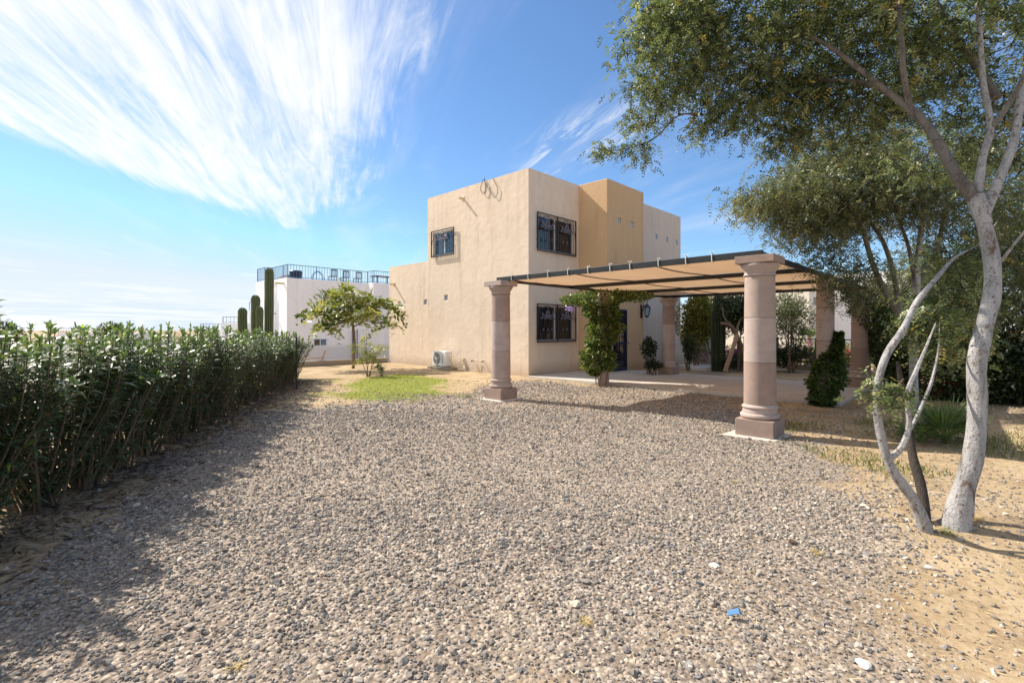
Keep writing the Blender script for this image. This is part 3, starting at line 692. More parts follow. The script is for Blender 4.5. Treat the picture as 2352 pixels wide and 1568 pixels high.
for i, v in enumerate([-.35, -.83, -1.32, -1.80, -2.27, -2.74, -3.18, -3.66, -4.10, -4.55]):
    v += random.uniform(-.04, .04); mb = MB(); u = 0
    loop = [P(u-.042, v, zb-.006), P(u-.046, v+.004, zb+.05), P(u-.042, v+.002, zt+.02), P(u, v, zt+.026), P(u+.042, v, zt+.014), P(u+.05, v-.004, zb+.04), P(u+.04, v, zb-.006), P(u-.042, v, zb-.006)]
    mb.tube(loop, .007, 5)
    for q in (-1, 1): mb.tube([P(u-.02, v, zt+.03), P(u-.03, v+q*.015, zt+.04+random.random()*.02), P(u-.04, v+q*(.02+random.random()*.03), zt+.02+random.random()*.03)], .0055, 4)
    mb.build('rope_tie', M['rope'], can, smooth=True)

# ------------------------------------------------------------------ air conditioner and pipes
ac = empty('air_conditioner', P(3.8, 6.85, .15), 'white outdoor air conditioning unit on a concrete block by the beige wall', 'air conditioner')
mb = MB(); mb.uvbox(3.62, 3.92, 6.48, 7.27, .165, .70); mb.build('casing', M['whiteplastic'], ac, bevel=.012)
fc = P(3.617, 7.0, .43)
def ring(r, n=24, off=0.): return [fc + V*r*math.cos(q) + Vector((0, 0, r*math.sin(q))) - U*off for q in np.linspace(0, 6.283, n)]
mb = MB(); n_ = 28; cs = [fc-U*.002]+[fc-U*.002+V*.215*math.cos(q)+Vector((0, 0, .215*math.sin(q))) for q in np.linspace(0, 2*math.pi, n_, endpoint=False)]
mb.add(cs, [(0, 1+i, 1+(i+1) % n_) for i in range(n_)]); mb.build('fan_opening', M['greyplastic'], ac)
mb = MB()
for k in range(3):
    a = k*2.094+.4; pts = [fc-U*.006+V*(.05*math.cos(a))+Vector((0,0,.05*math.sin(a)))]
    pts += [fc-U*.010+V*(.19*math.cos(a+q))+Vector((0,0,.19*math.sin(a+q))) for q in (-.1, .25, .6)]+[fc-U*.004+V*(.06*math.cos(a+.9))+Vector((0,0,.06*math.sin(a+.9)))]
    mb.add(pts, [(0,1,2,3,4)])
mb.build('fan_blade', plain('fan_grey', (.35, .35, .34), .5), ac)
mb = MB()
for r in (.05, .085, .12, .155, .19, .218): mb.tube(ring(r, 28, .014), .0022, 4, caps=False)
for k in range(12):
    a = k*math.pi/6; mb.tube([fc-U*.014+V*(.04*math.cos(a))+Vector((0,0,.04*math.sin(a))), fc-U*.014+V*(.22*math.cos(a))+Vector((0,0,.22*math.sin(a)))], .0028, 4)
mb.build('fan_guard', M['whiteplastic'], ac)
mb = MB(); mb.lathe([(.04, 0), (.04, .006)], (0, 0, 0), 12); hub = MB(); hub.tube([fc-U*.016, fc-U*.022], .04, 14); hub.build('badge', M['whiteplastic'], ac)
mb = MB(); mb.uvbox(3.612, 3.6195, 6.66, 6.675, .25, .58); mb.build('grip_slot', M['greyplastic'], ac)
for v in (6.58, 7.17):
    mb = MB(); mb.uvbox(3.6, 3.94, v-.03, v+.03, .142, .166); mb.build('foot', M['greyplastic'], ac)
mb = MB()
mb.tube(*smooth_path([P(3.78, 6.478, .48), P(3.78, 6.40, .46), P(3.8, 6.36, .3), P(3.9, 6.28, .18), P(4.0, 6.18, .24), P(4.06, 6.12, .44), P(4.11, 6.1, .47)], [.016]*7), 7)
mb.tube(*smooth_path([P(3.82, 6.478, .40), P(3.82, 6.42, .36), P(3.85, 6.34, .2), P(3.94, 6.22, .12), P(4.02, 6.08, .2), P(4.07, 6.0, .42), P(4.11, 5.98, .46)], [.02]*7), 7)
mb.tube(*smooth_path([P(4.11, 6.05, .5), P(4.04, 6.03, .42), P(4.03, 6.0, .25), P(4.0, 5.9, .14), P(3.96, 5.8, .14)], [.018]*5), 7)
mb.build('hose', M['pvc'], ac, smooth=True)
mb = MB(); mb.uvbox(3.5, 4.0, 6.28, 7.42, -.05, .14); pd = mb.build('equipment_pad', M['concrete'], bevel=.012); tag(pd, 'rough concrete block under the outdoor air conditioning unit', 'concrete pad')
mb = MB(); mb.tube(*smooth_path([P(4.03, 5.33, -.05), P(4.03, 5.33, .40), P(4.03, 5.30, .46), P(4.03, 5.24, .46), P(4.03, 5.21, .41)], [.012]*5), 7)
o = mb.build('drain_pipe', M['whiteplastic'], smooth=True); tag(o, 'thin white hooked pipe rising from the ground by the beige wall', 'pipe')
for v, lb in ((5.52, 'left of'), (4.98, 'right of')):
    mb = MB(); mb.tube([P(4.12, v, .40), P(4.02, v, .39)], .016, 8); mb.tube([P(4.02, v, .39), P(4.0, v, .36)], .02, 8)
    o = mb.build('water_tap', M['cable'], smooth=True); tag(o, 'small dark tap on the beige wall, %s the hooked pipe' % lb, 'tap', 'taps low on the beige wall')

# ------------------------------------------------------------------ low retaining wall, fence post
mb = MB(); mb.uvbox(-3.2, 4.19, 11.2, 11.36, -1.8, .27); rw = mb.build('retaining_wall', M['concrete'], bevel=.012)
tag(rw, 'low concrete garden wall running from the house to the hedge end', 'wall')
pb = Vector((-5.42, 12.35, 0)); mb = MB(); mb.tube([pb, pb+Vector((0, 0, 1.27))], .022, 8); mb.tube([pb+Vector((0, 0, 1.27)), pb+Vector((0, 0, 1.30))], .03, 8)
o = mb.build('fence_post', M['black'], smooth=True); tag(o, 'thin black metal post standing at the far end of the hedge', 'post')

# ------------------------------------------------------------------ neighbouring white building (left)
wb = empty('white_building', P(6.2, 27.3, -2), 'large white building with a blue roof railing left of the beige house', 'building')
ZT = 5.08
def simple_block(name, u0, u1, v0, v1, z0, z1, m, parent, bevel=.03):
    mb = MB(); mb.uvbox(u0, u1, v0, v1, z0, z1); return mb.build(name, m, parent, bevel=bevel)
simple_block('wall', 6.2, 15.0, 27.3, 30.3, -4, ZT, M['white'], wb)
simple_block('wall', 12.3, 16.8, 26.3, 30, -4, ZT+.002, M['white'], wb); simple_block('wall', 15.1, 26, 25.2, 30, -4, ZT+.004, M['white'], wb)
simple_block('stair_wall', 5.75, 12, 30.31, 32.0, -4, ZT-.12, M['white'], wb)
def rail(path, h, parent, m, sp_=.15, name='railing'):
    mb = MB()
    for a, b in zip(path[:-1], path[1:]):
        a, b = Vector(a), Vector(b); n = max(2, int((b-a).length/sp_)); up = Vector((0, 0, 1))
        mb.bar(a+up*h, b+up*h, .05, .04); mb.bar(a+up*.08, b+up*.08, .03, .03); mb.bar(a+up*h*.62, b+up*h*.62, .02, .02) if n < 0 else None
        for i in range(n+1):
            q = a+(b-a)*i/n; w = .045 if i % 10 == 0 else .02; mb.bar(q, q+up*(h-.02), w, w, Vector((1, 0, 0)))
    return mb.build(name, m, parent)
rail([P(5.85, 31.9, ZT), P(5.85, 30.4, ZT), P(6.3, 30.2, ZT), P(6.3, 27.4, ZT), P(12.4, 27.4, ZT), P(12.4, 26.4, ZT), P(15.2, 26.4, ZT), P(15.2, 25.3, ZT), P(21, 25.3, ZT)], .92, wb, M['railblue'], .2)
mb = MB(); mb.uvbox(5.6, 6.19, 27.75, 27.87, 4.62, 4.76); mb.build('rain_spout', M['pvc'], wb)
mb = MB(); mb.uvbox(5.9, 6.19, 29.3, 29.38, 2.6, 2.66) ; mb.uvbox(5.84, 5.9, 29.3, 29.38, -.5, 2.66); mb.build('downpipe', M['silver'], wb)
def small_window(u, v, z, w, h, parent, front=True, two=True):
    f = MB(); t = .06
    if front: bx = lambda o, a, b, c, d, e0, e1: o.uvbox(a, b, v-e1, v-e0, c, d)
    else: bx = lambda o, a, b, c, d, e0, e1: o.uvbox(u-e1, u-e0, v+a-u, v+b-u, c, d)
    bx(f, u, u+w, z, z+t, -.02, .04); bx(f, u, u+w, z+h-t, z+h, -.02, .04); bx(f, u, u+t, z+t, z+h-t, -.02, .04); bx(f, u+w-t, u+w, z+t, z+h-t, -.02, .04)
    if two: bx(f, u+w/2-t/2, u+w/2+t/2, z+t, z+h-t, -.02, .04)
    wi = f.build('window', M['alu'], parent)
    for k in range(2 if two else 1):
        g = MB(); ww = (w-2*t)/(2 if two else 1); bx(g, u+t+k*ww+.001, u+t+(k+1)*ww-.001, z+t, z+h-t, .002, .02); g.build('pane', M['glass'] if k == 0 else M['skyglass'], wi)
    return wi
small_window(8.05, 27.3, .28, 1.0, .55, wb); small_window(16.6, 25.2, -.1, 1.0, .8, wb); small_window(14.0, 26.3, -.1, .6, .5, wb, two=False)
# roof terrace things
def chair(loc, lab, ang):
    r = empty('roof_chair', loc, lab, 'chair', 'dark chairs on the roof terrace')
    def f(x, y, z): return Vector(loc)+Vector((x*math.cos(ang)-y*math.sin(ang), x*math.sin(ang)+y*math.cos(ang), z))
    mb = MB(); mb.box((-.24, -.24, .42), (.24, .24, .46), f); mb.build('seat', M['blue'], r)
    mb = MB(); mb.box((-.24, .21, .46), (-.19, .25, .95), f); mb.box((.19, .21, .46), (.24, .25, .95), f); mb.box((-.19, .21, .86), (.19, .25, .95), f); mb.box((-.02, .22, .46), (.02, .24, .86), f); mb.box((-.12, .22, .46), (-.09, .24, .86), f); mb.box((.09, .22, .46), (.12, .24, .86), f); mb.build('backrest', M['blue'], r)
    for sx in (-1, 1):
        for sy in (-1, 1):
            mb = MB(); mb.box((sx*.21-.02, sy*.21-.02, 0), (sx*.21+.02, sy*.21+.02, .42), f); mb.build('leg', M['blue'], r)
tl = math.atan2(U.y, U.x)
for (u, v, lb) in ((10.0, 28.3, 'leftmost of the dark chairs behind the blue roof railing'), (11.05, 28.4, 'second dark chair from the left behind the blue roof railing'), (12.1, 28.4, 'dark chair nearest the table behind the blue roof railing'), (17.0, 26.4, 'lone dark chair at the right end of the roof terrace')):
    chair(P(u, v, ZT), lb, tl+math.pi)
tb = empty('roof_table', P(13.9, 27.4, ZT), 'dark flat topped table behind the blue roof railing', 'table')
mb = MB(); mb.uvbox(12.9, 14.6, 27.0, 27.9, ZT+.60, ZT+.66); mb.build('tabletop', M['blue'], tb)
for u in (13.1, 14.4):
    for v in (27.1, 27.8):
        mb = MB(); mb.uvbox(u-.03, u+.03, v-.03, v+.03, ZT, ZT+.6); mb.build('leg', M['blue'], tb)
mb = MB(); mb.lathe([(.34, 0), (.40, .05), (.42, .38), (.44, .52), (.38, .58), (.1, .6)], P(7.05, 27.9, ZT), 16); o = mb.build('water_drum', M['blue'], smooth=True); tag(o, 'squat dark tub at the left end of the roof terrace', 'tub')
mb = MB(); mb.tube([P(8.6+.38*math.cos(q), 27.8, ZT+.02+.60*math.sin(q)) for q in np.linspace(0, math.pi, 12)], .03, 6); mb.tube([P(8.75+.5*math.cos(q), 28.1, ZT+.02+.70*math.sin(q)) for q in np.linspace(0, math.pi, 12)], .02, 6)
o = mb.build('metal_arch', M['railblue'], smooth=True); tag(o, 'curved metal hoop handrail beside the tub on the roof terrace', 'handrail')
mb = MB(); mb.add([P(6.6, 29.0, ZT), P(8.0, 29.0, ZT), P(8.0, 31.5, ZT), P(6.6, 31.5, ZT), P(7.3, 29.6, ZT+.5), P(7.3, 31.0, ZT+.5)], [(0,1,4),(1,2,5,4),(2,3,5),(3,0,4,5),(0,3,2,1)]); o = mb.build('terrace_cover', M['brownbark']); tag(o, 'low brown tent shaped cover behind the roof railing corner', 'cover')
mb = MB(); mb.add([P(18.0, 26.4, ZT), P(24, 26.4, ZT), P(24, 26.4, ZT+2.4), P(18.0, 28.4, ZT), P(24, 28.4, ZT), P(24, 28.4, ZT+2.4)], [(0,1,2),(3,5,4),(0,2,5,3),(0,3,4,1),(1,4,5,2)]); mb.build('sloping_parapet', M['warmwhite'], wb, bevel=.02)
# ladder and sawhorse against the white wall
ld = empty('ladder', P(11.1, 27.2, -2), 'narrow upright metal ladder fixed against the white building', 'ladder')
for u in (11.0, 11.4):
    mb = MB(); mb.uvbox(u-.025, u+.025, 27.12, 27.17, -2, 1.5); mb.build('stile', M['silver'], ld)
for i in range(12):
    mb = MB(); mb.tube([P(11.025, 27.145, -1.8+i*.28), P(11.375, 27.145, -1.8+i*.28)], .015, 5); mb.build('rung', M['silver'], ld)
sw = empty('trestle', P(5.9, 24.2, -1.5), 'rough timber trestle leaning before the white building, beyond the garden wall', 'trestle')
for a, b in ((P(5.0, 24, -.42), P(7.3, 24, -.36)), ((P(6.7, 24, -1.9)), P(7.4, 24, .1)), (P(5.2, 24.3, -1.9), P(5.4, 24.1, -.1))):
    mb = MB(); mb.bar(a, b, .09, .07); mb.build('beam', M['wood'], sw)

# farther white houses down the slope
def far_house(name, x0, x1, ytop, Yd, lab, mm, railh=.9, depth=8, rail_m='black', rail_from=0.):
    a = at(x0, ytop, Yd); b = at(x1, ytop, Yd); r = empty(name, (a.x, Yd, -3), lab, 'house')
    z = a.z; mb = MB(); mb.box((a.x, Yd, -6), (b.x, Yd+depth, z)); mb.build('wall', mm, r, bevel=.04)
    if railh: rail([(a.x+rail_from, Yd+.15, z), (b.x-.05, Yd+.15, z)], railh, r, M[rail_m], .3)
    return r, a, b
far_house('white_house', 510, 562, 742, 46, 'small white house with a grey roof railing beyond the left cactus', M['white'], .6)
far_house('white_house', 571, 600, 712, 52, 'white house with a light blue roof railing between the cacti', M['white'], .85, rail_m='railblue')
far_house('white_house', 459, 508, 760, 55, 'distant white house whose roof railing just clears the hedge', M['white'], .8)
r_, a_, b_ = far_house('white_house', 132, 262, 764, 60, 'distant white house with dark roof railing behind the left part of the hedge', M['white'], .55)
far_house('white_house', -40, 120, 790, 34, 'white house seen in glimpses through the near hedge', M['white'], 0)
far_house('white_house', 190, 470, 800, 30, 'long pale house seen in glimpses through the middle of the hedge', M['white'], 0)

# ------------------------------------------------------------------ white building at right
rb = empty('white_building', P(32.5, 1.55, -1), 'white building with small square windows seen between the right hand columns', 'building')
simple_block('wall', 32.5, 54, 1.55, 9.5, -4, 5.1, M['warmwhite'], rb)
simple_block('upper_wall', 34.5, 52, 3.0, 9.0, 5.05, 6.1, M['warmwhite'], rb)
simple_block('side_wall', 36.0, 56, -6, 1.5, -4, 5.6, M['white'], rb)
small_window(38.3, -6, .9, .9, 1.1, rb, two=False); small_window(40.3, -6, .9, .9, 1.1, rb, two=False); small_window(33.3, 1.55, 3.2, 1.2, .7, rb, two=False)
small_window(44, -6, 3.4, .9, .9, rb, two=False)

# ------------------------------------------------------------------ cacti
def cactus(name, x, Y, z0, z1, r, lab, seed, bow=.0, k_=1.):
    rr = random.Random(seed); nr = 13; k = nr*2; m = 26; vs = []; cs = []
    for i in range(m+1):
        zs = (z1-r*1.15-z0)*i/18+z0 if i <= 18 else z1-r*1.15+r*1.15*math.sin((i-18)/8*math.pi/2); t = min(1, i/18); z = zs; top = 1.0 if i <= 18 else math.cos((i-18)/8*math.pi/2)
        R0 = r*(.86+.14*math.sin(min(1, t*1.5)*math.pi/2)+.03*math.sin(i*1.7+seed))*max(top, .04)
        cx = x+bow*math.sin(t*math.pi*.5); cy = Y
        for j in range(k):
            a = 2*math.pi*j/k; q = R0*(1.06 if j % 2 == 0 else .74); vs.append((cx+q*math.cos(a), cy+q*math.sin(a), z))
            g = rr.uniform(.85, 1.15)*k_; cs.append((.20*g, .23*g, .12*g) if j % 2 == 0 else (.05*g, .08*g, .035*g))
    f = [(i*k+j, i*k+(j+1) % k, (i+1)*k+(j+1) % k, (i+1)*k+j) for i in range(m) for j in range(k)]
    o = mesh_np(name, vs, np.array(f), M['cactus'], col=np.array(cs)); return tag(o, lab, 'cactus', 'columnar cacti beyond the hedge')
cy = 20.5
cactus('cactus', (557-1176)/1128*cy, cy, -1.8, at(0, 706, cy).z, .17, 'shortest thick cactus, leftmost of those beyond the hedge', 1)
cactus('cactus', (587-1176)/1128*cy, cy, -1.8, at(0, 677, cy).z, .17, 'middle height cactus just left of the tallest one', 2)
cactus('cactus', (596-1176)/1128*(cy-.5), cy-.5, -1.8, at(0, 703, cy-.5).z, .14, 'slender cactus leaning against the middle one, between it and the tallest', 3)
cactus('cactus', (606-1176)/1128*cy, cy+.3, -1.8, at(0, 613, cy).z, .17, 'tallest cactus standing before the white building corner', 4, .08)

# ------------------------------------------------------------------ oleander hedge
OLE = [(.090, .130, .055), (.120, .160, .070), (.160, .190, .100), (.055, .090, .036), (.30, .36, .06), (.18, .17, .085)]
def oleander(i, y, lab, nst, big):
    x = hedge_x(y)-.24; base = Vector((x, y, float(gz(x, y)))); root = empty('oleander_shrub', base, lab, 'shrub', 'oleander shrubs of the hedge')
    segs = []; O = []; D = []; S = []; tipflag = []
    for s in range(nst):
        a = random.uniform(0, 6.283); r0 = random.uniform(.02, .14); p0 = base+Vector((r0*math.cos(a), r0*math.sin(a), -.03))
        ex, ey = random.uniform(-.50, .42), random.uniform(-.55, .55)
        top = (1.47 if y < 8 else 1.47-.02*(y-8)) + .42*min(1, max(0, (3.3-y)/.6))+random.uniform(-.38, .07) - (.12 if abs(ex) > .3 else 0)  # near shrubs out of view are made taller to lengthen the hedge shadow
        p3 = Vector((x+ex, y+ey, top)); p1 = p0+Vector((ex*.35, ey*.35, .35)); p2 = Vector((x+ex*.85, y+ey*.85, .85))
        pts, rad = smooth_path([p0, p1, p2, p3], [random.uniform(.009, .016), .009, .006, .003], 4); segs.append((pts, rad))
        n = len(pts); wh = int(25*big)
        for k in range(wh):
            t = .17+.83*(k/(wh-1))**.85 if wh > 1 else 1; f = t*(n-1); q = min(int(f), n-2); p = pts[q].lerp(pts[q+1], f-q)
            if t < .42 and random.random() < .35: continue
            a0 = random.uniform(0, 6.283)
            for j in range(3):
                a = a0+j*2.094+random.uniform(-.3, .3); el = random.uniform(.25, .8) if t < .93 else random.uniform(.7, 1.6)
                O.append(p); D.append((math.cos(a)*math.cos(el), math.sin(a)*math.cos(el), math.sin(el))); S.append(random.uniform(.10, .18)*(1 if t < .97 else .75)); tipflag.append(t > .95)
    mb = MB()
    for p, r in segs: mb.tube(p, r, 5, caps=False)
    mb.build('stem', M['brownbark'], root, smooth=True)
    O = np.array([tuple(o) for o in O]); D = np.array(D); S = np.array(S); tf = np.array(tipflag)
    cols = pick_cols(len(O), OLE, [.30, .28, .18, .17, .015, .055]); cols[tf] = cols[tf]*1.5+np.array([.02, .04, .0])
    wd = .026 if y < 9 else .029
    v, f, c = arched(O, D, S, wd, rng.uniform(.15, .75, len(O)), cols); mesh_np('foliage', v, f, M['oleander'], root, col=c)
ordn = ['first', 'second', 'third', 'fourth', 'fifth', 'sixth', 'seventh', 'eighth', 'ninth', 'tenth', 'eleventh', 'twelfth', 'thirteenth', 'fourteenth', 'fifteenth', 'sixteenth', 'seventeenth', 'eighteenth', 'nineteenth', 'twentieth', 'twenty-first', 'twenty-second', 'twenty-third']
ys = []; y = .95
while y < 14.7: ys.append(y); y += .62 if y < 8 else .68
for i, y in enumerate(ys):
    lab = 'leafy oleander shrub, %s in the hedge counted from the camera' % ordn[i] if i < len(ys)-1 else 'last oleander shrub at the far end of the hedge'
    oleander(i, y+random.uniform(-.06, .06), lab, 44 if y < 8 else 34, 1.2 if y < 8 else 1.0)

# ------------------------------------------------------------------ tree generator
def grow(limbs, targets, jitter=.05):
    """connect every target to the nearest point already on the tree; returns twig polylines"""
    nodes = np.concatenate([np.array([tuple(p) for p in l]) for l in limbs]); T = np.array(targets)
    d0 = np.min(np.linalg.norm(T[:, None]-nodes[None], axis=2), axis=1); order = np.argsort(d0); segs = []
    cap = np.zeros((len(nodes)+len(T)*5, 3)); cap[:len(nodes)] = nodes; m = len(nodes)
    for k in order:
        t = T[k]; dd = np.linalg.norm(cap[:m]-t, axis=1); j = int(np.argmin(dd)); a = cap[j].copy(); L_ = dd[j]
        if L_ < 1e-3: continue
        nseg = 3; pts = [a]
        for q in range(1, nseg+1):
            s = q/nseg; p = a*(1-s)+t*s + (rng.normal(0, jitter*L_, 3) if q < nseg else 0); p = p + np.array([0, 0, .10*L_*math.sin(math.pi*s)])*(q < nseg)
            pts.append(p); cap[m] = p; m += 1
        segs.append((pts, L_))
    return segs
def tree(name, lab, trunks, blobs, barkm, frond, pal, w, cat='tree', group=None, nfr=6, spread=.16, leafm='leaf', twigm=None, twig_r=.006, bias=None, seg=10, trunk_parts=True):
    """trunks: list of (points, radii, name, material); blobs: (centre, radii, n_clusters)"""
    root = empty(name, trunks[0][0][0], lab, cat, group); limb_pts = []
    for (pts, rad, nm, mm) in trunks:
        p, r = smooth_path(pts, rad, 6); r = [q*(1+.035*math.sin(i*.8)+random.uniform(-.015, .015)) for i, q in enumerate(r)]
        mb = MB(); mb.tube(p, r, seg if max(r) > .03 else 6); mb.build(nm, mm or barkm, root, smooth=True)
        z0 = pts[0][2]; limb_pts.append([q for q in p if (q.z > z0+.9 or nm == 'branch')] or [p[-1]])
    T = np.concatenate([in_ellipsoid(n, c, r) for (c, r, n) in blobs])
    segs = grow(limb_pts, T); mb = MB()
    for pts, L_ in segs: mb.tube(pts, [twig_r*(1+1.2*min(L_, 1.2)), twig_r*.9, twig_r*.6, twig_r*.35], 4, caps=False)
    o = mb.build('twigs', twigm or barkm, root, smooth=True); o['kind'] = 'stuff'
    n = len(T)*nfr; O = np.repeat(T, nfr, 0)+rng.normal(0, spread, (n, 3))*np.array([1, 1, .8])
    D = rng.normal(0, 1, (n, 3)); D[:, 2] = rng.normal(-.25, .45, n)
    cols = pick_cols(n, pal, w)
    v, f, c = fronds(O, D, frond[0]*(.7+.6*rng.random(n)), frond[1], frond[2], frond[3], frond[4], cols)
    o = mesh_np('foliage', v, f, M[leafm], root, col=c); return root

G1 = [(.11, .145, .055), (.17, .21, .085), (.055, .08, .034), (.33, .35, .18), (.38, .30, .08), (.04, .06, .025)]
# the big leaning tree in the right foreground
TB = Vector((3.17, 3.56, -.06))
big_tr = []
big_tr.append(([TB, at(2196, 1205, 3.555), at(2212, 1130, 3.55), at(2236, 1040, 3.56), at(2245, 930, 3.6), at(2243, 840, 3.62), at(2258, 760, 3.66), at(2278, 680, 3.7), at(2278, 600, 3.74), at(2262, 520, 3.76), at(2240, 450, 3.8)],
               [.128, .092, 0.0662, 0.0605, 0.0576, 0.0590, 0.0562, 0.0533, 0.0504, 0.0497, 0.0576], 'trunk', M['limewash']))
lt = Vector((2.98, 3.52, .02))
big_tr.append(([lt, at(2100, 1150, 3.5), at(2048, 1075, 3.5), at(2020, 985, 3.5), at(2014, 900, 3.52), at(2034, 820, 3.56), at(2075, 755, 3.62), at(2108, 690, 3.75), at(2150, 640, 3.95), at(2195, 590, 4.3), at(2250, 560, 4.7), at(2290, 510, 5.1)],
               [0.0504, 0.0360, 0.0310, 0.0274, 0.0245, 0.0259, 0.0230, 0.0202, 0.0166, 0.0122, 0.0072, 0.0036], 'trunk', M['limewash']))
big_tr.append(([Vector((3.02, 3.6, .02)), at(2118, 1130, 3.7), at(2095, 1040, 3.85), at(2085, 950, 3.95), at(2070, 880, 4.05), at(2062, 830, 4.1)], [0.0468, 0.0360, 0.0302, 0.0259, 0.0216, 0.0144], 'trunk', M['darkbark']))
big_tr.append(([at(2036, 1058, 3.5), at(2070, 1028, 3.5), at(2088, 975, 3.52), at(2084, 905, 3.55), at(2105, 850, 3.6), at(2130, 790, 3.7), at(2150, 740, 3.8)], [0.0230, 0.0202, 0.0187, 0.0166, 0.0144, 0.0086, 0.0036], 'branch', M['limewash']))
big_tr.append(([at(2092, 985, 3.53), at(2118, 930, 3.6), at(2140, 875, 3.68), at(2156, 800, 3.8), at(2158, 740, 3.9)], [0.0122, 0.0130, 0.0115, 0.0072, 0.0029], 'branch', M['limewash']))
big_tr.append(([at(2014, 905, 3.52), at(2040, 900, 3.4), at(2062, 885, 3.35), at(2075, 870, 3.3)], [0.0101, 0.0079, 0.0058, 0.0036], 'branch', M['brownbark']))
big_tr.append(([at(2238, 455, 3.8), at(2195, 400, 3.85), at(2140, 305, 4.0), at(2085, 245, 4.15), at(2000, 195, 4.4), at(1900, 185, 4.7), at(1800, 195, 5.0), at(1700, 200, 5.2)],
               [0.0490, 0.0403, 0.0338, 0.0288, 0.0230, 0.0173, 0.0122, 0.0072], 'branch', M['greybark']))
big_tr.append(([at(2100, 262, 4.1), at(2000, 180, 4.2), at(1900, 105, 4.3), at(1800, 60, 4.5), at(1650, 50, 4.8)], [0.0245, 0.0209, 0.0166, 0.0122, 0.0072], 'branch', M['greybark']))
big_tr.append(([at(2090, 250, 4.12), at(2075, 170, 4.05), at(2070, 90, 4.0), at(2062, 0, 3.95), at(2050, -120, 3.9)], [0.0259, 0.0245, 0.0209, 0.0166, 0.0108], 'branch', M['greybark']))
big_tr.append(([at(2245, 445, 3.8), at(2258, 360, 3.85), at(2275, 290, 3.9), at(2258, 190, 4.0), at(2250, 60, 4.05), at(2240, -60, 4.1)], [0.0331, 0.0266, 0.0245, 0.0216, 0.0173, 0.0108], 'branch', M['limewash']))
big_tr.append(([at(2272, 300, 3.9), at(2310, 250, 3.85), at(2352, 180, 3.8), at(2420, 90, 3.7)], [0.0259, 0.0230, 0.0202, 0.0144], 'branch', M['greybark']))
big_tr.append(([at(2262, 490, 3.78), at(2300, 400, 3.8), at(2330, 320, 3.85), at(2342, 240, 3.9), at(2370, 100, 4.0)], [0.0374, 0.0331, 0.0302, 0.0274, 0.0216], 'branch', M['limewash']))
big_tr.append(([at(2290, 225, 4.3), at(2240, 150, 4.5), at(2190, 80, 4.6), at(2150, 10, 4.7), at(2120, -80, 4.8)], [0.0360, 0.0324, 0.0302, 0.0259, 0.0216], 'branch', M['greybark']))
big_tr.append(([at(1740, 205, 5.1), at(1640, 260, 5.2), at(1560, 265, 5.2), at(1500, 320, 5.2), at(1420, 345, 5.25), at(1365, 340, 5.3)], [0.0101, 0.0094, 0.0086, 0.0072, 0.0050, 0.0029], 'branch', M['brownbark']))
big_tr.append(([at(1830, 190, 4.9), at(1720, 150, 4.9), at(1600, 75, 5.0), at(1500, 45, 5.1)], [0.0144, 0.0115, 0.0086, 0.0043], 'branch', M['brownbark']))
big_tr.append(([at(2300, 600, 3.9), at(2330, 560, 3.8), at(2380, 500, 3.7)], [0.0130, 0.0101, 0.0072], 'branch', M['limewash']))
def bl(x, y, Y, rx, ry, rz, n): c = at(x, y, Y); return ((c.x, c.y, c.z), (rx, ry, rz), n)
big_bl = [bl(1530, 130, 5.1, .50, .7, .52, 210), bl(1490, 250, 5.2, .25, .4, .22, 36), bl(1580, 20, 5.1, .6, .8, .5, 210), bl(1690, 170, 5.0, .6, .8, .45, 200), bl(1850, 60, 4.8, .8, .9, .6, 340), bl(1650, 280, 5.2, .35, .5, .12, 40),
          bl(1800, 250, 5.1, .45, .6, .30, 120), bl(1950, 270, 4.9, .55, .7, .35, 150), bl(2050, 130, 4.8, .8, .9, .6, 260), bl(2250, 120, 4.9, .9, .9, .7, 300), bl(1790, 330, 5.2, .10, .3, .14, 26),
          bl(1450, 335, 5.22, .16, .1, .05, 12), bl(1380, 343, 5.28, .12, .08, .045, 10), bl(1480, 355, 5.2, .05, .06, .1, 6), bl(2180, 350, 5.6, .7, .8, .4, 110), bl(1860, -60, 4.2, 1.2, 1.1, .3, 160), bl(2200, -50, 3.8, 1.2, 1.0, .3, 120),
          bl(2170, 790, 4.1, .26, .25, .14, 40), bl(2125, 745, 4.0, .2, .2, .12, 34), bl(2040, 905, 3.4, .10, .12, .06, 14), bl(2190, 700, 4.5, .35, .3, .2, 60), bl(2210, 610, 4.6, .35, .3, .25, 60), bl(2330, 300, 4.6, .35, .5, .5, 60)]
tree('tree', 'large pale barked tree with several leaning trunks in the right foreground', big_tr, big_bl, M['greybark'], (.090, 5, .036, .017, .55), G1, [.28, .27, .17, .16, .03, .09], nfr=7, spread=.075, twigm=M['darkbark'], twig_r=.006)

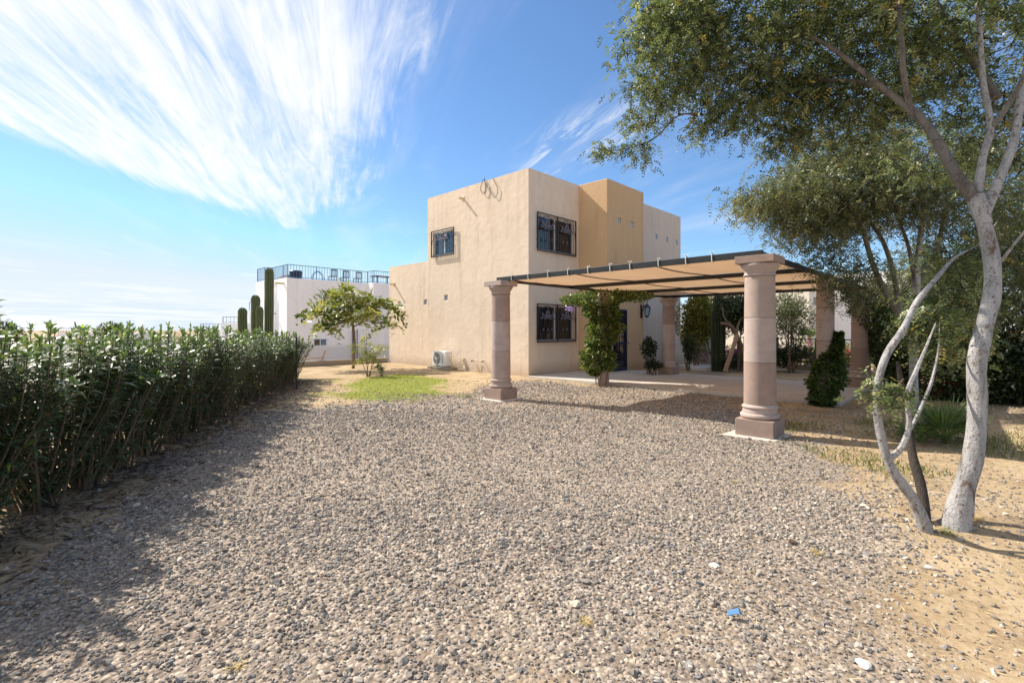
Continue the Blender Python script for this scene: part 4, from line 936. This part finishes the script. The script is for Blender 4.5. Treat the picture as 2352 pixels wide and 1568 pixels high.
# second feathery tree behind it
t2 = Vector((at(2100, 956, 8.5).x, 8.5, 0))
T2 = [([t2, at(2098, 850, 8.5), at(2100, 740, 8.55), at(2105, 640, 8.6), at(2115, 540, 8.6), at(2125, 440, 8.6)], [0.0750, 0.0675, 0.0638, 0.0600, 0.0450, 0.0225], 'trunk', M['limewash']),
      ([at(2098, 770, 8.5), at(2050, 700, 8.4), at(2010, 620, 8.3), at(1985, 540, 8.2), at(1965, 470, 8.1)], [0.0525, 0.0450, 0.0413, 0.0338, 0.0225], 'branch', M['greybark']),
      ([at(2068, 720, 8.5), at(2050, 620, 8.6), at(2020, 540, 8.6), at(1960, 470, 8.7), at(1880, 450, 8.8)], [0.0450, 0.0375, 0.0338, 0.0263, 0.0150], 'branch', M['greybark']),
      ([at(2100, 640, 8.6), at(2085, 560, 8.7), at(2060, 500, 8.8)], [0.0375, 0.0300, 0.0225], 'branch', M['greybark']),
      ([at(2102, 660, 8.6), at(2150, 580, 8.6), at(2170, 500, 8.6), at(2220, 400, 8.6)], [0.0450, 0.0375, 0.0300, 0.0225], 'branch', M['greybark'])]
B2 = [bl(1800, 455, 8.6, .8, 1.1, .35, 200), bl(1940, 440, 8.6, .9, 1.1, .65, 300), bl(1880, 520, 8.5, .7, .9, .35, 160), bl(2060, 430, 8.6, 1.1, 1.2, .8, 330), bl(2130, 640, 9.6, .9, .8, .5, 120), bl(2230, 430, 8.8, 1.3, 1.2, 1.0, 300), bl(1730, 465, 8.5, .30, .4, .12, 22),
      bl(1960, 620, 8.4, .55, .7, .30, 60), bl(2230, 600, 9.4, 1.1, 1.0, .9, 220), bl(1890, 580, 8.5, .3, .5, .1, 20), bl(1960, 670, 8.3, .25, .3, .25, 20), bl(2330, 640, 9, .7, .9, 1.0, 120), bl(1850, 400, 9, .5, .8, .3, 70), bl(1960, 340, 9.2, 1.0, 1.0, .5, 150)]
G2 = [(.14, .16, .08), (.19, .20, .10), (.09, .11, .055), (.26, .24, .12), (.06, .08, .038)]
tree('tree', 'grey trunked feathery tree behind the big pale one, beside the canopy', T2, B2, M['greybark'], (.16, 5, .055, .024, .6), G2, [.3, .25, .2, .12, .13], nfr=8, spread=.17, twigm=M['greybark'], twig_r=.007)

# young broad-leafed tree on the lawn and the seedling clump before it
yb = Vector((at(811, 848, 18.0).x, 18.0, float(gz(-5.8, 18.0))))
def young_tree():
    root = empty('young_tree', yb, 'young tree with drooping sprays of long leaves before the white building', 'tree')
    tr = [([yb, at(814, 790, 18), at(810, 740, 18), at(808, 712, 18)], [.06, .05, .045, .04], 'trunk')]
    br = [[at(808, 712, 18), at(778, 695, 17.8), at(748, 682, 17.6)], [at(808, 712, 18), at(796, 690, 18.3), at(786, 674, 18.5)], [at(808, 712, 18), at(830, 698, 18), at(852, 690, 17.9), at(875, 700, 17.8)],
          [at(810, 738, 18), at(780, 728, 17.7), at(745, 722, 17.5), at(722, 728, 17.4)], [at(812, 750, 18), at(850, 735, 18.3), at(888, 742, 18.5)], [at(808, 715, 18), at(812, 688, 17.7), at(806, 668, 17.5)], [at(825, 700, 18), at(860, 705, 18.4), at(898, 712, 18.6)],
          [at(808, 712, 18), at(790, 715, 17.2), at(765, 712, 16.9)], [at(808, 716, 18), at(835, 715, 17.3), at(858, 722, 16.9)], [at(810, 735, 18), at(775, 745, 17.5), at(748, 752, 17.2)]]
    for p, r, nm in tr:
        a, b = smooth_path(p, r, 5); mb = MB(); mb.tube(a, b, 8); mb.build(nm, M['brownbark'], root, smooth=True)
    tips = []
    for p in br:
        a, b = smooth_path(p, [.028]+[.02]*(len(p)-2)+[.01], 5); mb = MB(); mb.tube(a, b, 6); mb.build('branch', M['brownbark'], root, smooth=True); tips += a[4::3]+[a[-1]]
    O = []; D = []
    for t in tips:
        for k in range(5):
            a = random.uniform(0, 6.283); O.append(tuple(t+Vector((random.gauss(0, .16), random.gauss(0, .16), random.gauss(.02, .10))))); D.append((math.cos(a), math.sin(a), random.uniform(-.15, 1.0)))
    O = np.array(O); D = np.array(D); n = len(O); cols = pick_cols(n, [(.15, .19, .04), (.25, .27, .07), (.08, .11, .03), (.37, .35, .11)], [.35, .3, .2, .15])
    v, f, c = fronds(O, D, rng.uniform(.42, .70, n), 5, .31, .10, .75, cols, 1.0); mesh_np('foliage', v, f, M['leaf'], root, col=c)
young_tree()
sb = Vector((at(845, 868, 15.1).x, 15.1, float(gz(-4.4, 15.1))))
def clump(name, base, lab, h, nst, w, nl, pal, ll, cat='plant', lw=.03, group=None):
    root = empty(name, base, lab, cat, group); mb = MB(); O = []; D = []
    for i in range(nst):
        a = random.uniform(0, 6.283); e = random.uniform(.2, 1)*w; p0 = Vector(base)+Vector((random.uniform(-.06, .06), random.uniform(-.06, .06), -.02)); tp = Vector(base)+Vector((e*math.cos(a), e*math.sin(a), h*random.uniform(.6, 1)))
        pts, rad = smooth_path([p0, p0.lerp(tp, .5)+Vector((0, 0, .08*h)), tp], [.011, .008, .004], 4); mb.tube(pts, rad, 5, caps=False)
        for k in range(nl):
            t = random.uniform(.35, 1); f = t*(len(pts)-1); q = min(int(f), len(pts)-2); O.append(tuple(pts[q].lerp(pts[q+1], f-q))); a2 = random.uniform(0, 6.283); D.append((math.cos(a2), math.sin(a2), random.uniform(-.1, .6)))
    mb.build('stem', M['brownbark'], root, smooth=True)
    O = np.array(O); D = np.array(D); n = len(O); v, f, c = fronds(O, D, rng.uniform(.6, 1.1, n)*ll*2.2, 5, ll, lw, .5, pick_cols(n, pal)); mesh_np('foliage', v, f, M['leaf'], root, col=c); return root
YG = [(.22, .24, .05), (.15, .19, .05), (.32, .31, .08)]
clump('seedling_clump', sb, 'thin stemmed feathery seedling tree on the green lawn', 1.35, 7, .55, 14, YG, .13, 'tree')
clump('small_shrub', sb+Vector((.42, .05, 0)), 'tiny leafy shrub right of the seedling on the lawn', .5, 4, .18, 9, [(.12, .18, .05), (.18, .22, .06)], .09, 'shrub')

# ------------------------------------------------------------------ vines on columns
def leafcloud(name, lab, pts_dirs, m, pal, w, ln, wd, cat, stems=None, group=None, base=None, flowers=None):
    O, D = pts_dirs; root = empty(name, base if base is not None else O[0], lab, cat, group)
    if stems:
        mb = MB()
        for p, r in stems: mb.tube(p, r, 5, caps=False)
        mb.build('stem', M['brownbark'], root, smooth=True)
    n = len(O); v, f, c = leaves(O, D, rng.uniform(.7, 1.3, n)*ln, wd, pick_cols(n, pal, w), .9); mesh_np('foliage', v, f, m, root, col=c)
    if flowers:
        FO, fc_, fs = flowers; q = np.repeat(FO, 5, 0)+rng.normal(0, fs*.3, (len(FO)*5, 3)); v, f, c = leaves(q, rng.normal(0, 1, q.shape), fs, fs*.9, pick_cols(len(q), fc_)); mesh_np('flowers', v, f, M['petal'], root, col=c)['kind'] = 'stuff'
    return root
VG = [(.10, .15, .035), (.16, .20, .05), (.05, .085, .025), (.24, .26, .07), (.03, .055, .018)]
def column_cloud(u, v, n, prof, droop=.0):
    """prof: (z, radius, du, dv) stations"""
    z = rng.uniform(prof[0][0], prof[-1][0], n); st = np.array(prof); rr = np.interp(z, st[:, 0], st[:, 1]); du = np.interp(z, st[:, 0], st[:, 2]); dv = np.interp(z, st[:, 0], st[:, 3])
    lump = 1+.14*np.sin(z*7+u)+.12*np.sin(z*17); a = rng.random(n)*6.283; r = rr*lump*np.sqrt(rng.uniform(.25, 1, n))*(1+.2*np.sin(a*3+z*5))
    c = An+(u+du)[:, None]*Un+(v+dv)[:, None]*Vn; O = c+np.stack([r*np.cos(a), r*np.sin(a), z], -1); D = np.stack([np.cos(a), np.sin(a), rng.normal(-.35, .5, n)], -1)+rng.normal(0, .35, (n, 3)); return O, D
O, D = column_cloud(3.93, 0, 8500, [(.26, .16, -.1, .16), (.5, .38, -.12, .14), (.9, .42, -.08, .10), (1.35, .36, 0, 0), (1.8, .46, 0, .0), (2.15, .50, 0, .1), (2.42, .66, .1, .1), (2.56, .66, .1, 0)])
q = in_ellipsoid(650, P(3.9, .85, 2.32), (.55, .45, .18)); q2 = in_ellipsoid(500, P(4.3, -.75, 2.38), (.5, .5, .14)); O = np.concatenate([O, q, q2]); D = np.concatenate([D, rng.normal(0, 1, (1150, 3))])
fl = np.concatenate([in_ellipsoid(16, P(3.85, 1.0, 2.12), (.3, .3, .07)), in_ellipsoid(3, P(3.6, .45, .62), (.06, .06, .08))])
stems = [smooth_path([P(3.93+.2*math.cos(a), .2*math.sin(a), .0), P(3.93+.26*math.cos(a+.4), .26*math.sin(a+.4), .7), P(3.93+.22*math.cos(a+.9), .22*math.sin(a+.9), 1.5), P(3.93+.3*math.cos(a+1.2), .3*math.sin(a+1.2), 2.3)], [.018, .014, .012, .008], 5) for a in (2.4, 3.2, 4.0, .5)]
leafcloud('climbing_vine', 'lush flowering vine smothering the column before the lower window', (O, D), M['vine'], VG, [.28, .25, .2, .14, .13], .085, .06, 'vine', stems, base=P(3.93, 0, 0), flowers=(fl, [(.42, .30, .62), (.55, .42, .7)], .07))
O, D = column_cloud(3.93, -5.2, 4600, [(.0, .16, -.14, .0), (.15, .25, -.14, .0), (.6, .27, -.12, -.03), (.9, .22, -.08, -.08), (1.15, .13, .0, -.15), (1.45, .05, .0, -.22)])
leafcloud('creeper', 'dark green creeper climbing from the ground up the second column from the right', (O, D), M['vine'], [(.05, .085, .02), (.08, .12, .03), (.03, .05, .015), (.11, .15, .035)], None, .075, .055, 'creeper', base=P(3.8, -5.25, 0))
O, D = column_cloud(7.75, -5.2, 3600, [(.9, .10, .05, -.22), (1.4, .20, .05, -.2), (1.9, .36, .03, -.14), (2.3, .48, .0, -.1), (2.62, .45, 0, -.05), (2.75, .2, 0, 0)])
leafcloud('ivy', 'ivy hanging over the capital of the rightmost column', (O, D), M['vine'], [(.06, .09, .03), (.10, .13, .045), (.035, .055, .02), (.15, .16, .06)], None, .085, .05, 'ivy', base=P(7.8, -5.3, 1.0))

# ------------------------------------------------------------------ background shrubs and trees on the right
def bush(name, lab, c, r, n, pal, w=None, ln=.09, wd=.04, cat='shrub', stems=5, flowers=None, group=None, shell=.25, upb=0.):
    c = Vector(c); base = Vector((c.x, c.y, float(gz(c.x, c.y))))
    k = 16; cc = in_ellipsoid(k, c, [q*.62 for q in r]); O = []
    for i in range(k): O.append(in_ellipsoid(n//k, cc[i], [q*random.uniform(.35, .6) for q in r], shell))
    O = np.concatenate(O); O[:, 2] = np.maximum(O[:, 2], base.z+.02); D = unit(O-np.array(c))+rng.normal(0, .7, O.shape); D[:, 2] += upb
    st = []
    for i in range(stems):
        e = Vector(cc[i % k]); st.append(smooth_path([base+Vector((random.uniform(-.1, .1), random.uniform(-.1, .1), -.05)), base.lerp(e, .5)+Vector((random.uniform(-.1, .1), random.uniform(-.1, .1), .1)), e], [.03, .02, .008], 4))
    fl = None
    if flowers: col, nf, fs = flowers; fo = O[rng.choice(len(O), nf)]; fl = (fo, col, fs)
    return leafcloud(name, lab, (O, D), M['vine'], pal, w, ln, wd, cat, st, group, base, fl)
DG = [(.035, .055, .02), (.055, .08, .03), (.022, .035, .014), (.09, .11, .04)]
OL = [(.10, .12, .055), (.15, .16, .08), (.07, .085, .04)]
YL = [(.20, .20, .04), (.30, .26, .05), (.12, .14, .03), (.07, .09, .025), (.42, .34, .08)]
MAG = [(.55, .08, .35), (.65, .16, .48)]; RED = [(.6, .04, .05), (.7, .10, .12)]
bush('yellow_green_tree', 'yellow green leafy tree seen beneath the canopy beside the far left column', at(1598, 735, 18.8), (.85, .8, 1.35), 9000, YL, None, .11, .05, 'tree', 7)
bush('yellow_green_shrub', 'low pink flowered shrub behind the yellow green tree', at(1625, 815, 21), (.9, .8, .6), 1500, YL, None, .1, .05, 'shrub', 4, (MAG, 60, .1))
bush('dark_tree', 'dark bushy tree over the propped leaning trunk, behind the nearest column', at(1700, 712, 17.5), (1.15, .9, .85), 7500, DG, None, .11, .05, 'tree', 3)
bush('olive_tree', 'airy grey green tree just right of the nearest column', at(1815, 735, 16.8), (.95, .8, 1.1), 6500, OL, None, .10, .028, 'tree', 6)
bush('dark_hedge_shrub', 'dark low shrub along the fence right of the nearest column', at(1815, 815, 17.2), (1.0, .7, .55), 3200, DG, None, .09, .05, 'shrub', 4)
bush('bougainvillea', 'magenta bougainvillea behind the propped trunk', at(1690, 815, 19.5), (1.1, .7, .55), 1500, [(.09, .13, .03), (.16, .19, .05)], None, .09, .05, 'shrub', 5, (MAG, 130, .10))
bush('bougainvillea', 'pink bougainvillea behind the black fence right of the nearest column', at(1860, 812, 20.5), (1.4, .8, .65), 1900, [(.10, .14, .04), (.2, .22, .07)], None, .09, .05, 'shrub', 5, (MAG, 70, .10))
bush('red_bougainvillea', 'red bougainvillea between the two right hand columns', at(1945, 818, 17.5), (.8, .7, .55), 1700, [(.12, .15, .05), (.2, .2, .07)], None, .09, .05, 'shrub', 5, (RED, 70, .08))
bush('green_bush', 'mid green bush behind the creeper clad column', at(1900, 825, 15.5), (.6, .5, .45), 1600, [(.09, .12, .03), (.06, .08, .025)], None, .08, .05, 'shrub', 4)
bush('leafy_bush', 'dark leafy bush right of the rightmost column', at(2040, 740, 13.2), (.8, .8, 1.3), 6500, DG, None, .09, .05, 'shrub', 6)
bush('yellowish_bush', 'yellowish bush low behind the rightmost column', at(2035, 850, 12.8), (.6, .5, .5), 1500, [(.13, .14, .04), (.2, .19, .06)], None, .07, .04, 'shrub', 4)
bush('dark_tree', 'dense dark tree behind the feathery tree trunk', at(2160, 720, 12.6), (1.5, 1.1, 1.9), 9500, DG, None, .12, .06, 'tree', 6)
bush('red_flowering_shrub', 'small red flowered shrub between the pale trunks', at(2140, 885, 10.5), (.65, .4, .35), 1300, [(.10, .13, .03), (.06, .09, .025)], None, .07, .04, 'shrub', 4, (RED, 35, .06))
bush('dark_round_tree', 'very dark rounded tree at the right edge of the yard', at(2330, 800, 9.8), (1.0, 1.2, 1.25), 7500, [(.03, .045, .018), (.02, .03, .012), (.05, .065, .025)], None, .11, .06, 'tree', 6)
bush('tall_green_tree', 'tall mottled green tree at the right edge behind the big trunk', at(2345, 600, 10.5), (1.3, 1.2, 1.9), 7500, [(.07, .095, .03), (.11, .13, .04), (.045, .065, .02), (.2, .19, .06)], None, .11, .055, 'tree', 4)
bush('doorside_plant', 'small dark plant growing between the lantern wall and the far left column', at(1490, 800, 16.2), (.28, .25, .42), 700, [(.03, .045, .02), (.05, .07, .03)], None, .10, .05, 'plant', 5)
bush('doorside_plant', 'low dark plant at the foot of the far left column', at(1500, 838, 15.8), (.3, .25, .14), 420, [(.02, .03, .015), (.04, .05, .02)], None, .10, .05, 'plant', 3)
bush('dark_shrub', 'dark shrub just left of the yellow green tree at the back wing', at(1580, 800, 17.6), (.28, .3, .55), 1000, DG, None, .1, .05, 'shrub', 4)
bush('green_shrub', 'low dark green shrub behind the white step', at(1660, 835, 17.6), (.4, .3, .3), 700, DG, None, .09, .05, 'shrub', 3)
bush('distant_tree', 'small dark pointed tree showing above the hedge on the left', at(258, 775, 50), (1.2, 1.2, 1.6), 1500, DG, None, .35, .2, 'tree', 3)
bush('dark_tree', 'dark leafy tree filling the gap between the yellow green tree and the dark cactus', at(1640, 730, 20.5), (1.0, .9, 1.0), 5000, DG, None, .12, .06, 'tree', 4)
bush('shady_shrub', 'low shaded shrub along the back of the garden behind the timber prop', at(1725, 830, 18.2), (1.0, .6, .4), 2200, DG, None, .1, .05, 'shrub', 4)
bush('dark_shrub', 'dark shrub added to darken the gap right of the fan palm behind the big trunk', at(2215, 840, 10.2), (1.1, .8, .95), 6500, DG, None, .10, .05, 'shrub', 5)  # put in to give the deep shadow behind the trunks
bush('dark_shrub', 'dark shrub added for deep shadow behind the dark leaning trunk and the fan palms', at(2075, 840, 11.2), (.9, .6, .8), 4500, DG, None, .10, .05, 'shrub', 4)  # likewise placed to stand for background shadow between the trunks
# organ cactus under the canopy
def oc(dx, z1, r, s, lab): 
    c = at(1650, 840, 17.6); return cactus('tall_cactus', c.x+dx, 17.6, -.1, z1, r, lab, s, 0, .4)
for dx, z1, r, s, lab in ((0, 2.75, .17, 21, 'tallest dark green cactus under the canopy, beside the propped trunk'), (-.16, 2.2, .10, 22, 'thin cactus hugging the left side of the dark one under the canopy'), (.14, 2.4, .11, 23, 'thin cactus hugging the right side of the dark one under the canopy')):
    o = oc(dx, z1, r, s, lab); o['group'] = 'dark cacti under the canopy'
# leaning trunk with its timber prop
lr = empty('leaning_tree', at(1722, 850, 16.9), 'bare leaning trunk with forked limbs under the canopy, left of the nearest column', 'tree')
for nm, pts, rad in (('trunk', [at(1722, 852, 16.9), at(1700, 790, 16.9), at(1680, 750, 16.9), at(1655, 742, 16.9)], [.11, .09, .07, .04]), ('branch', [at(1690, 765, 16.9), at(1700, 735, 16.9), at(1715, 725, 17)], [.05, .035, .02]), ('branch', [at(1684, 752, 16.9), at(1664, 730, 16.9), at(1660, 705, 17)], [.05, .03, .02])):
    p, r = smooth_path(pts, rad, 5); mb = MB(); mb.tube(p, r, 8); mb.build(nm, M['brownbark'], lr, smooth=True)
mb = MB(); mb.bar(at(1665, 853, 16.6), at(1694, 768, 16.8), .11, .09); o = mb.build('timber_prop', M['wood']); tag(o, 'slanting timber prop holding up the leaning trunk', 'prop')
# white garden walls and step behind
mb = MB(); mb.uvbox(13.0, 13.2, .2, 2.3, -.1, 1.15); o = mb.build('garden_wall', M['white'], bevel=.02); tag(o, 'small white wall piece behind the yellow green tree', 'wall')
c = at(1612, 842, 18.4); mb = MB(); mb.box((c.x-.55, 18.0, -.1), (c.x+.75, 19.4, .12)); o = mb.build('garden_step', M['white'], bevel=.02); tag(o, 'pale concrete step at the back of the garden under the canopy', 'step')
mb = MB(); mb.bar((9.7, 21.5, .05), (12.2, 12.6, .05), .22, .30); o = mb.build('garden_kerb', M['concrete'], bevel=.015); tag(o, 'low concrete kerb under the black garden fence', 'kerb')
# black fence behind the patio
fe = empty('garden_fence', (10.5, 19, .2), 'black metal garden fence behind the patio between the columns', 'fence')
a, b = Vector((9.7, 21.5, .2)), Vector((12.2, 12.6, .2)); nf = 42; d = b-a
for zz_ in (.95, .12, .45):
    mb = MB(); mb.bar(a+Vector((0, 0, zz_)), b+Vector((0, 0, zz_)), .035, .035); mb.build('rail', M['iron'], fe)
for i in range(nf+1):
    q = a+d*i/nf; mb = MB(); w = .07 if i % 8 == 3 else .016; h_ = 1.0 if i % 8 == 3 else .932; mb.bar(q, q+Vector((0, 0, h_)), w, w, Vector((1, 0, 0))); mb.build('post' if i % 8 == 3 else 'picket', M['iron'], fe)
# palms
def fan_palm(base, lab, n, r, h, up=.9):
    root = empty('fan_palm', base, lab, 'palm'); 
    for i in range(n):
        a = i*2.4+random.uniform(-.3, .3); el = random.uniform(.5, 1.3)*up; c = Vector(base)+Vector((math.cos(a)*math.cos(el), math.sin(a)*math.cos(el), math.sin(el)))*h
        mb = MB(); p_, r__ = smooth_path([Vector(base), Vector(base).lerp(c, .5)+Vector((0, 0, .04)), c], [.012, .009, .007], 4); mb.tube(p_, r__, 5); lf = mb.build('frond_stalk', M['leafstalk'], root, smooth=True)
        ax = (c-Vector(base)).normalized(); sd = ax.cross(Vector((0, 0, 1))); sd = sd.normalized() if sd.length > 1e-3 else Vector((1, 0, 0)); k = 19
        D = np.array([tuple(ax*math.cos(t)+sd*math.sin(t)) for t in np.linspace(-1.45, 1.45, k)]); O = np.repeat(np.array([tuple(c)]), k, 0)
        v, f, cc = arched(O, D, r*rng.uniform(.85, 1.05, k), .019, rng.uniform(.05, .25, k), pick_cols(k, [(.09, .15, .04), (.13, .19, .06)])); mesh_np('frond', v, f, M['leaf'], root, col=cc)
M['leafstalk'] = plain('leaf_stalk', (.10, .14, .05), .6)
c = at(2172, 1028, 6.2); fan_palm((c.x, 6.2, float(gz(c.x, 6.2))), 'small fan palm behind the pale trunks, growing from the ground', 15, .46, .22, 1.15)
c = at(2110, 1035, 6.3); fan_palm((c.x, 6.3, float(gz(c.x, 6.3))), 'smaller fan palm left of the other, behind the dark trunk', 9, .22, .16, .8)
c = at(1858, 778, 26); root = empty('banana_palm', (c.x, 26, 0), 'bright green palm before the white building at the right', 'palm')
mb = MB(); mb.tube([Vector((c.x, 26, -.3)), Vector((c.x, 26, 1.2))], [.1, .07], 8); mb.build('trunk', M['brownbark'], root)
n = 26; aa = rng.random(n)*6.283; D = np.stack([np.cos(aa), np.sin(aa), rng.uniform(.3, 1.6, n)], -1); v, f, cc = fronds(np.repeat([[c.x, 26, 1.2]], n, 0), D, .8, 9, .28, .05, .6, pick_cols(n, [(.15, .22, .05), (.2, .27, .07)])); mesh_np('foliage', v, f, M['leaf'], root, col=cc)
# palm top at far left
c = at(4, 745, 22); root = empty('palm_tree', (c.x, 22, -3), 'palm crown rising above the hedge at the left edge', 'palm')
mb = MB(); mb.tube([Vector((c.x, 22, -3)), Vector((c.x, 22, 1.3))], [.2, .16], 10); mb.build('trunk', M['brownbark'], root)
n = 40; aa = rng.random(n)*6.283; D = np.stack([np.cos(aa), np.sin(aa), rng.uniform(-.5, 1.4, n)], -1); v, f, cc = fronds(np.repeat([[c.x, 22, 1.35]], n, 0), D, .9, 10, .22, .05, .7, pick_cols(n, [(.06, .09, .03), (.10, .13, .04)])); mesh_np('foliage', v, f, M['leaf'], root, col=cc)
bush('dark_bush', 'dark bush under the palm crown at the left edge', at(6, 775, 21), (.7, .7, .7), 900, DG, None, .16, .08, 'shrub', 3)
bush('red_flower_shrub', 'red flowered shrub glimpsed through the near hedge', (-6.2, 4.6, .35), (.6, .7, .5), 1400, DG, None, .08, .04, 'shrub', 4, (RED, 90, .07))

# ------------------------------------------------------------------ grass, straw, debris
def grass(name, lab, n, xr, yr, dens, h, pal, w=None):
    x = rng.uniform(*xr, n); y = rng.uniform(*yr, n); k = rng.random(n) < dens(x, y); x, y = x[k], y[k]; n = len(x); O = np.stack([x, y, gz(x, y)-.004], -1)
    D = np.stack([rng.normal(0, .55, n), rng.normal(0, .55, n), np.ones(n)], -1); v, f, c = leaves(O, D, h*rng.uniform(.5, 1.4, n), h*.14, pick_cols(n, pal, w)); o = mesh_np(name, v, f, M['blade'], col=c); return tag(o, lab, 'grass', kind='stuff')
grass('grass', 'patch of short yellow green lawn before the beige house', 80000, (-6, -.5), (9, 17.5), lambda x, y: lawnness(x, y)*.9, .055, [(.20, .28, .05), (.29, .35, .07), (.41, .39, .13), (.54, .46, .24)], [.28, .28, .24, .20])
grass('grass', 'thin green grass around the fan palms on the right', 26000, (3.6, 9.5), (4.3, 8.2), lambda x, y: .85*sm(vnoise(x, y, 1.2, 31), .42, .7)*sm(y-.25*x, 3.6, 4.3), .07, [(.09, .13, .03), (.16, .18, .05), (.25, .22, .09)])
def straw():
    n = 15000; y = rng.uniform(1.6, 9.5, n); x = rng.uniform(-1, 1.3, n)*y; k = (rng.random(n) < (1-gravelness(x, y))*.9+.03) & (x > hedge_x(y)-.9); x, y = x[k], y[k]; n = len(x)
    a = rng.random(n)*6.283; O = np.stack([x, y, gz(x, y)+.004], -1); D = np.stack([np.cos(a), np.sin(a), rng.uniform(0, .35, n)], -1)
    v, f, c = leaves(O, D, rng.uniform(.02, .07, n), .004, pick_cols(n, [(.50, .38, .20), (.22, .14, .08), (.62, .50, .30), (.14, .10, .06)])); tag(mesh_np('straw', v, f, M['straw'], col=c), 'dry leaf litter and straw scattered on the soil', 'straw', kind='stuff')
straw()
def weed(px, py, lab, k, h, pal):
    Yd = 1.5*1128/(py-756); x0 = (px-1176)/1128*Yd; a = rng.random(k)*6.283; O = np.stack([x0+rng.normal(0, .012, k), Yd+rng.normal(0, .012, k), np.full(k, float(gz(x0, Yd)))], -1)
    D = np.stack([np.cos(a), np.sin(a), rng.uniform(.3, 1.6, k)], -1); v, f, c = arched(O, D, h*rng.uniform(.6, 1.2, k), .0035, .5, pick_cols(k, pal)); tag(mesh_np('weed', v, f, M['blade'], col=c), lab, 'weed')
DRY = [(.55, .42, .20), (.66, .54, .30)]; FR = [(.22, .26, .08), (.45, .38, .16)]
weed(1345, 1432, 'dry straw coloured weed tuft in the gravel at bottom centre', 60, .06, DRY); weed(545, 1530, 'dry weed tuft in the gravel near the bottom left', 50, .06, DRY); weed(1880, 1275, 'small dry weed on the soil left of the leaning trunks', 50, .08, DRY)
weed(2172, 1245, 'green weed sprouting at the foot of the big pale trunk', 60, .12, FR); weed(2240, 1215, 'dry grass tuft right of the big pale trunk', 60, .10, DRY); weed(1690, 1110, 'short dry weed in the gravel below the nearest column', 40, .07, FR)
def litter():
    n = 9000; y = rng.uniform(1.6, 14, n); x = hedge_x(y)+rng.normal(-.15, .38, n); a = rng.random(n)*6.283
    O = np.stack([x, y, gz(x, y)+.008], -1); D = np.stack([np.cos(a), np.sin(a), rng.uniform(-.05, .3, n)], -1)
    v, f, c = leaves(O, D, rng.uniform(.05, .12, n), .016, pick_cols(n, [(.12, .075, .045), (.20, .13, .08), (.30, .21, .13), (.08, .05, .035)])); tag(mesh_np('leaf_litter', v, f, M['straw'], col=c), 'brown dead oleander leaves lying under the hedge', 'leaf litter', kind='stuff')
litter()
def rock(x, y, s, c, lab, seed, name='pale_rock', flat=.5):
    r_ = random.Random(seed); bm = bmesh.new(); bmesh.ops.create_icosphere(bm, subdivisions=2, radius=1)
    for v in bm.verts: v.co *= 1+r_.uniform(-.2, .2); v.co.z *= flat; v.co *= s
    me = bpy.data.meshes.new(name); bm.to_mesh(me); bm.free(); o = link(name, me, plain('rock_%d' % seed, c, .9, bump=.3)); o.location = (x, y, float(gz(x, y))+s*flat*.5); o.rotation_euler.z = seed; return tag(o, lab, 'rock')
def rk(px, py, s, c, lab, seed, fl=.5): Yd = 1.5*1128/(py-756); rock((px-1176)/1128*Yd, Yd, s, c, lab, seed, flat=fl)
rk(1321, 1392, .030, (.60, .50, .38), 'pale tan rock lying in the gravel at bottom centre', 3); rk(1985, 1535, .034, (.62, .60, .58), 'pale grey rock in the gravel near the bottom right corner', 4, .35)
rk(1640, 1300, .03, (.66, .60, .52), 'flat whitish stone in the gravel right of centre', 5, .3); rk(2135, 1310, .028, (.55, .48, .42), 'light stone on the soil left of the big trunk base', 6, .35); rk(1985, 1180, .03, (.58, .46, .36), 'light brown stone on the soil left of the leaning trunks', 7, .4)
Yd = 1.5*1128/(1425-756); mb = MB(); xx = (1683-1176)/1128*Yd; zg = float(gz(xx, Yd)); mb.add([(xx-.03, Yd-.01, zg+.02), (xx+.025, Yd-.02, zg+.035), (xx+.035, Yd+.015, zg+.045), (xx-.02, Yd+.02, zg+.028), (xx+.05, Yd-.005, zg+.018)], [(0,1,2,3),(1,4,2)])
o = mb.build('plastic_scrap', plain('blue_plastic', (.10, .22, .40), .4)); so = o.modifiers.new('solid', 'SOLIDIFY'); so.thickness = .003; tag(o, 'small crumpled scrap of blue plastic on the gravel', 'litter')
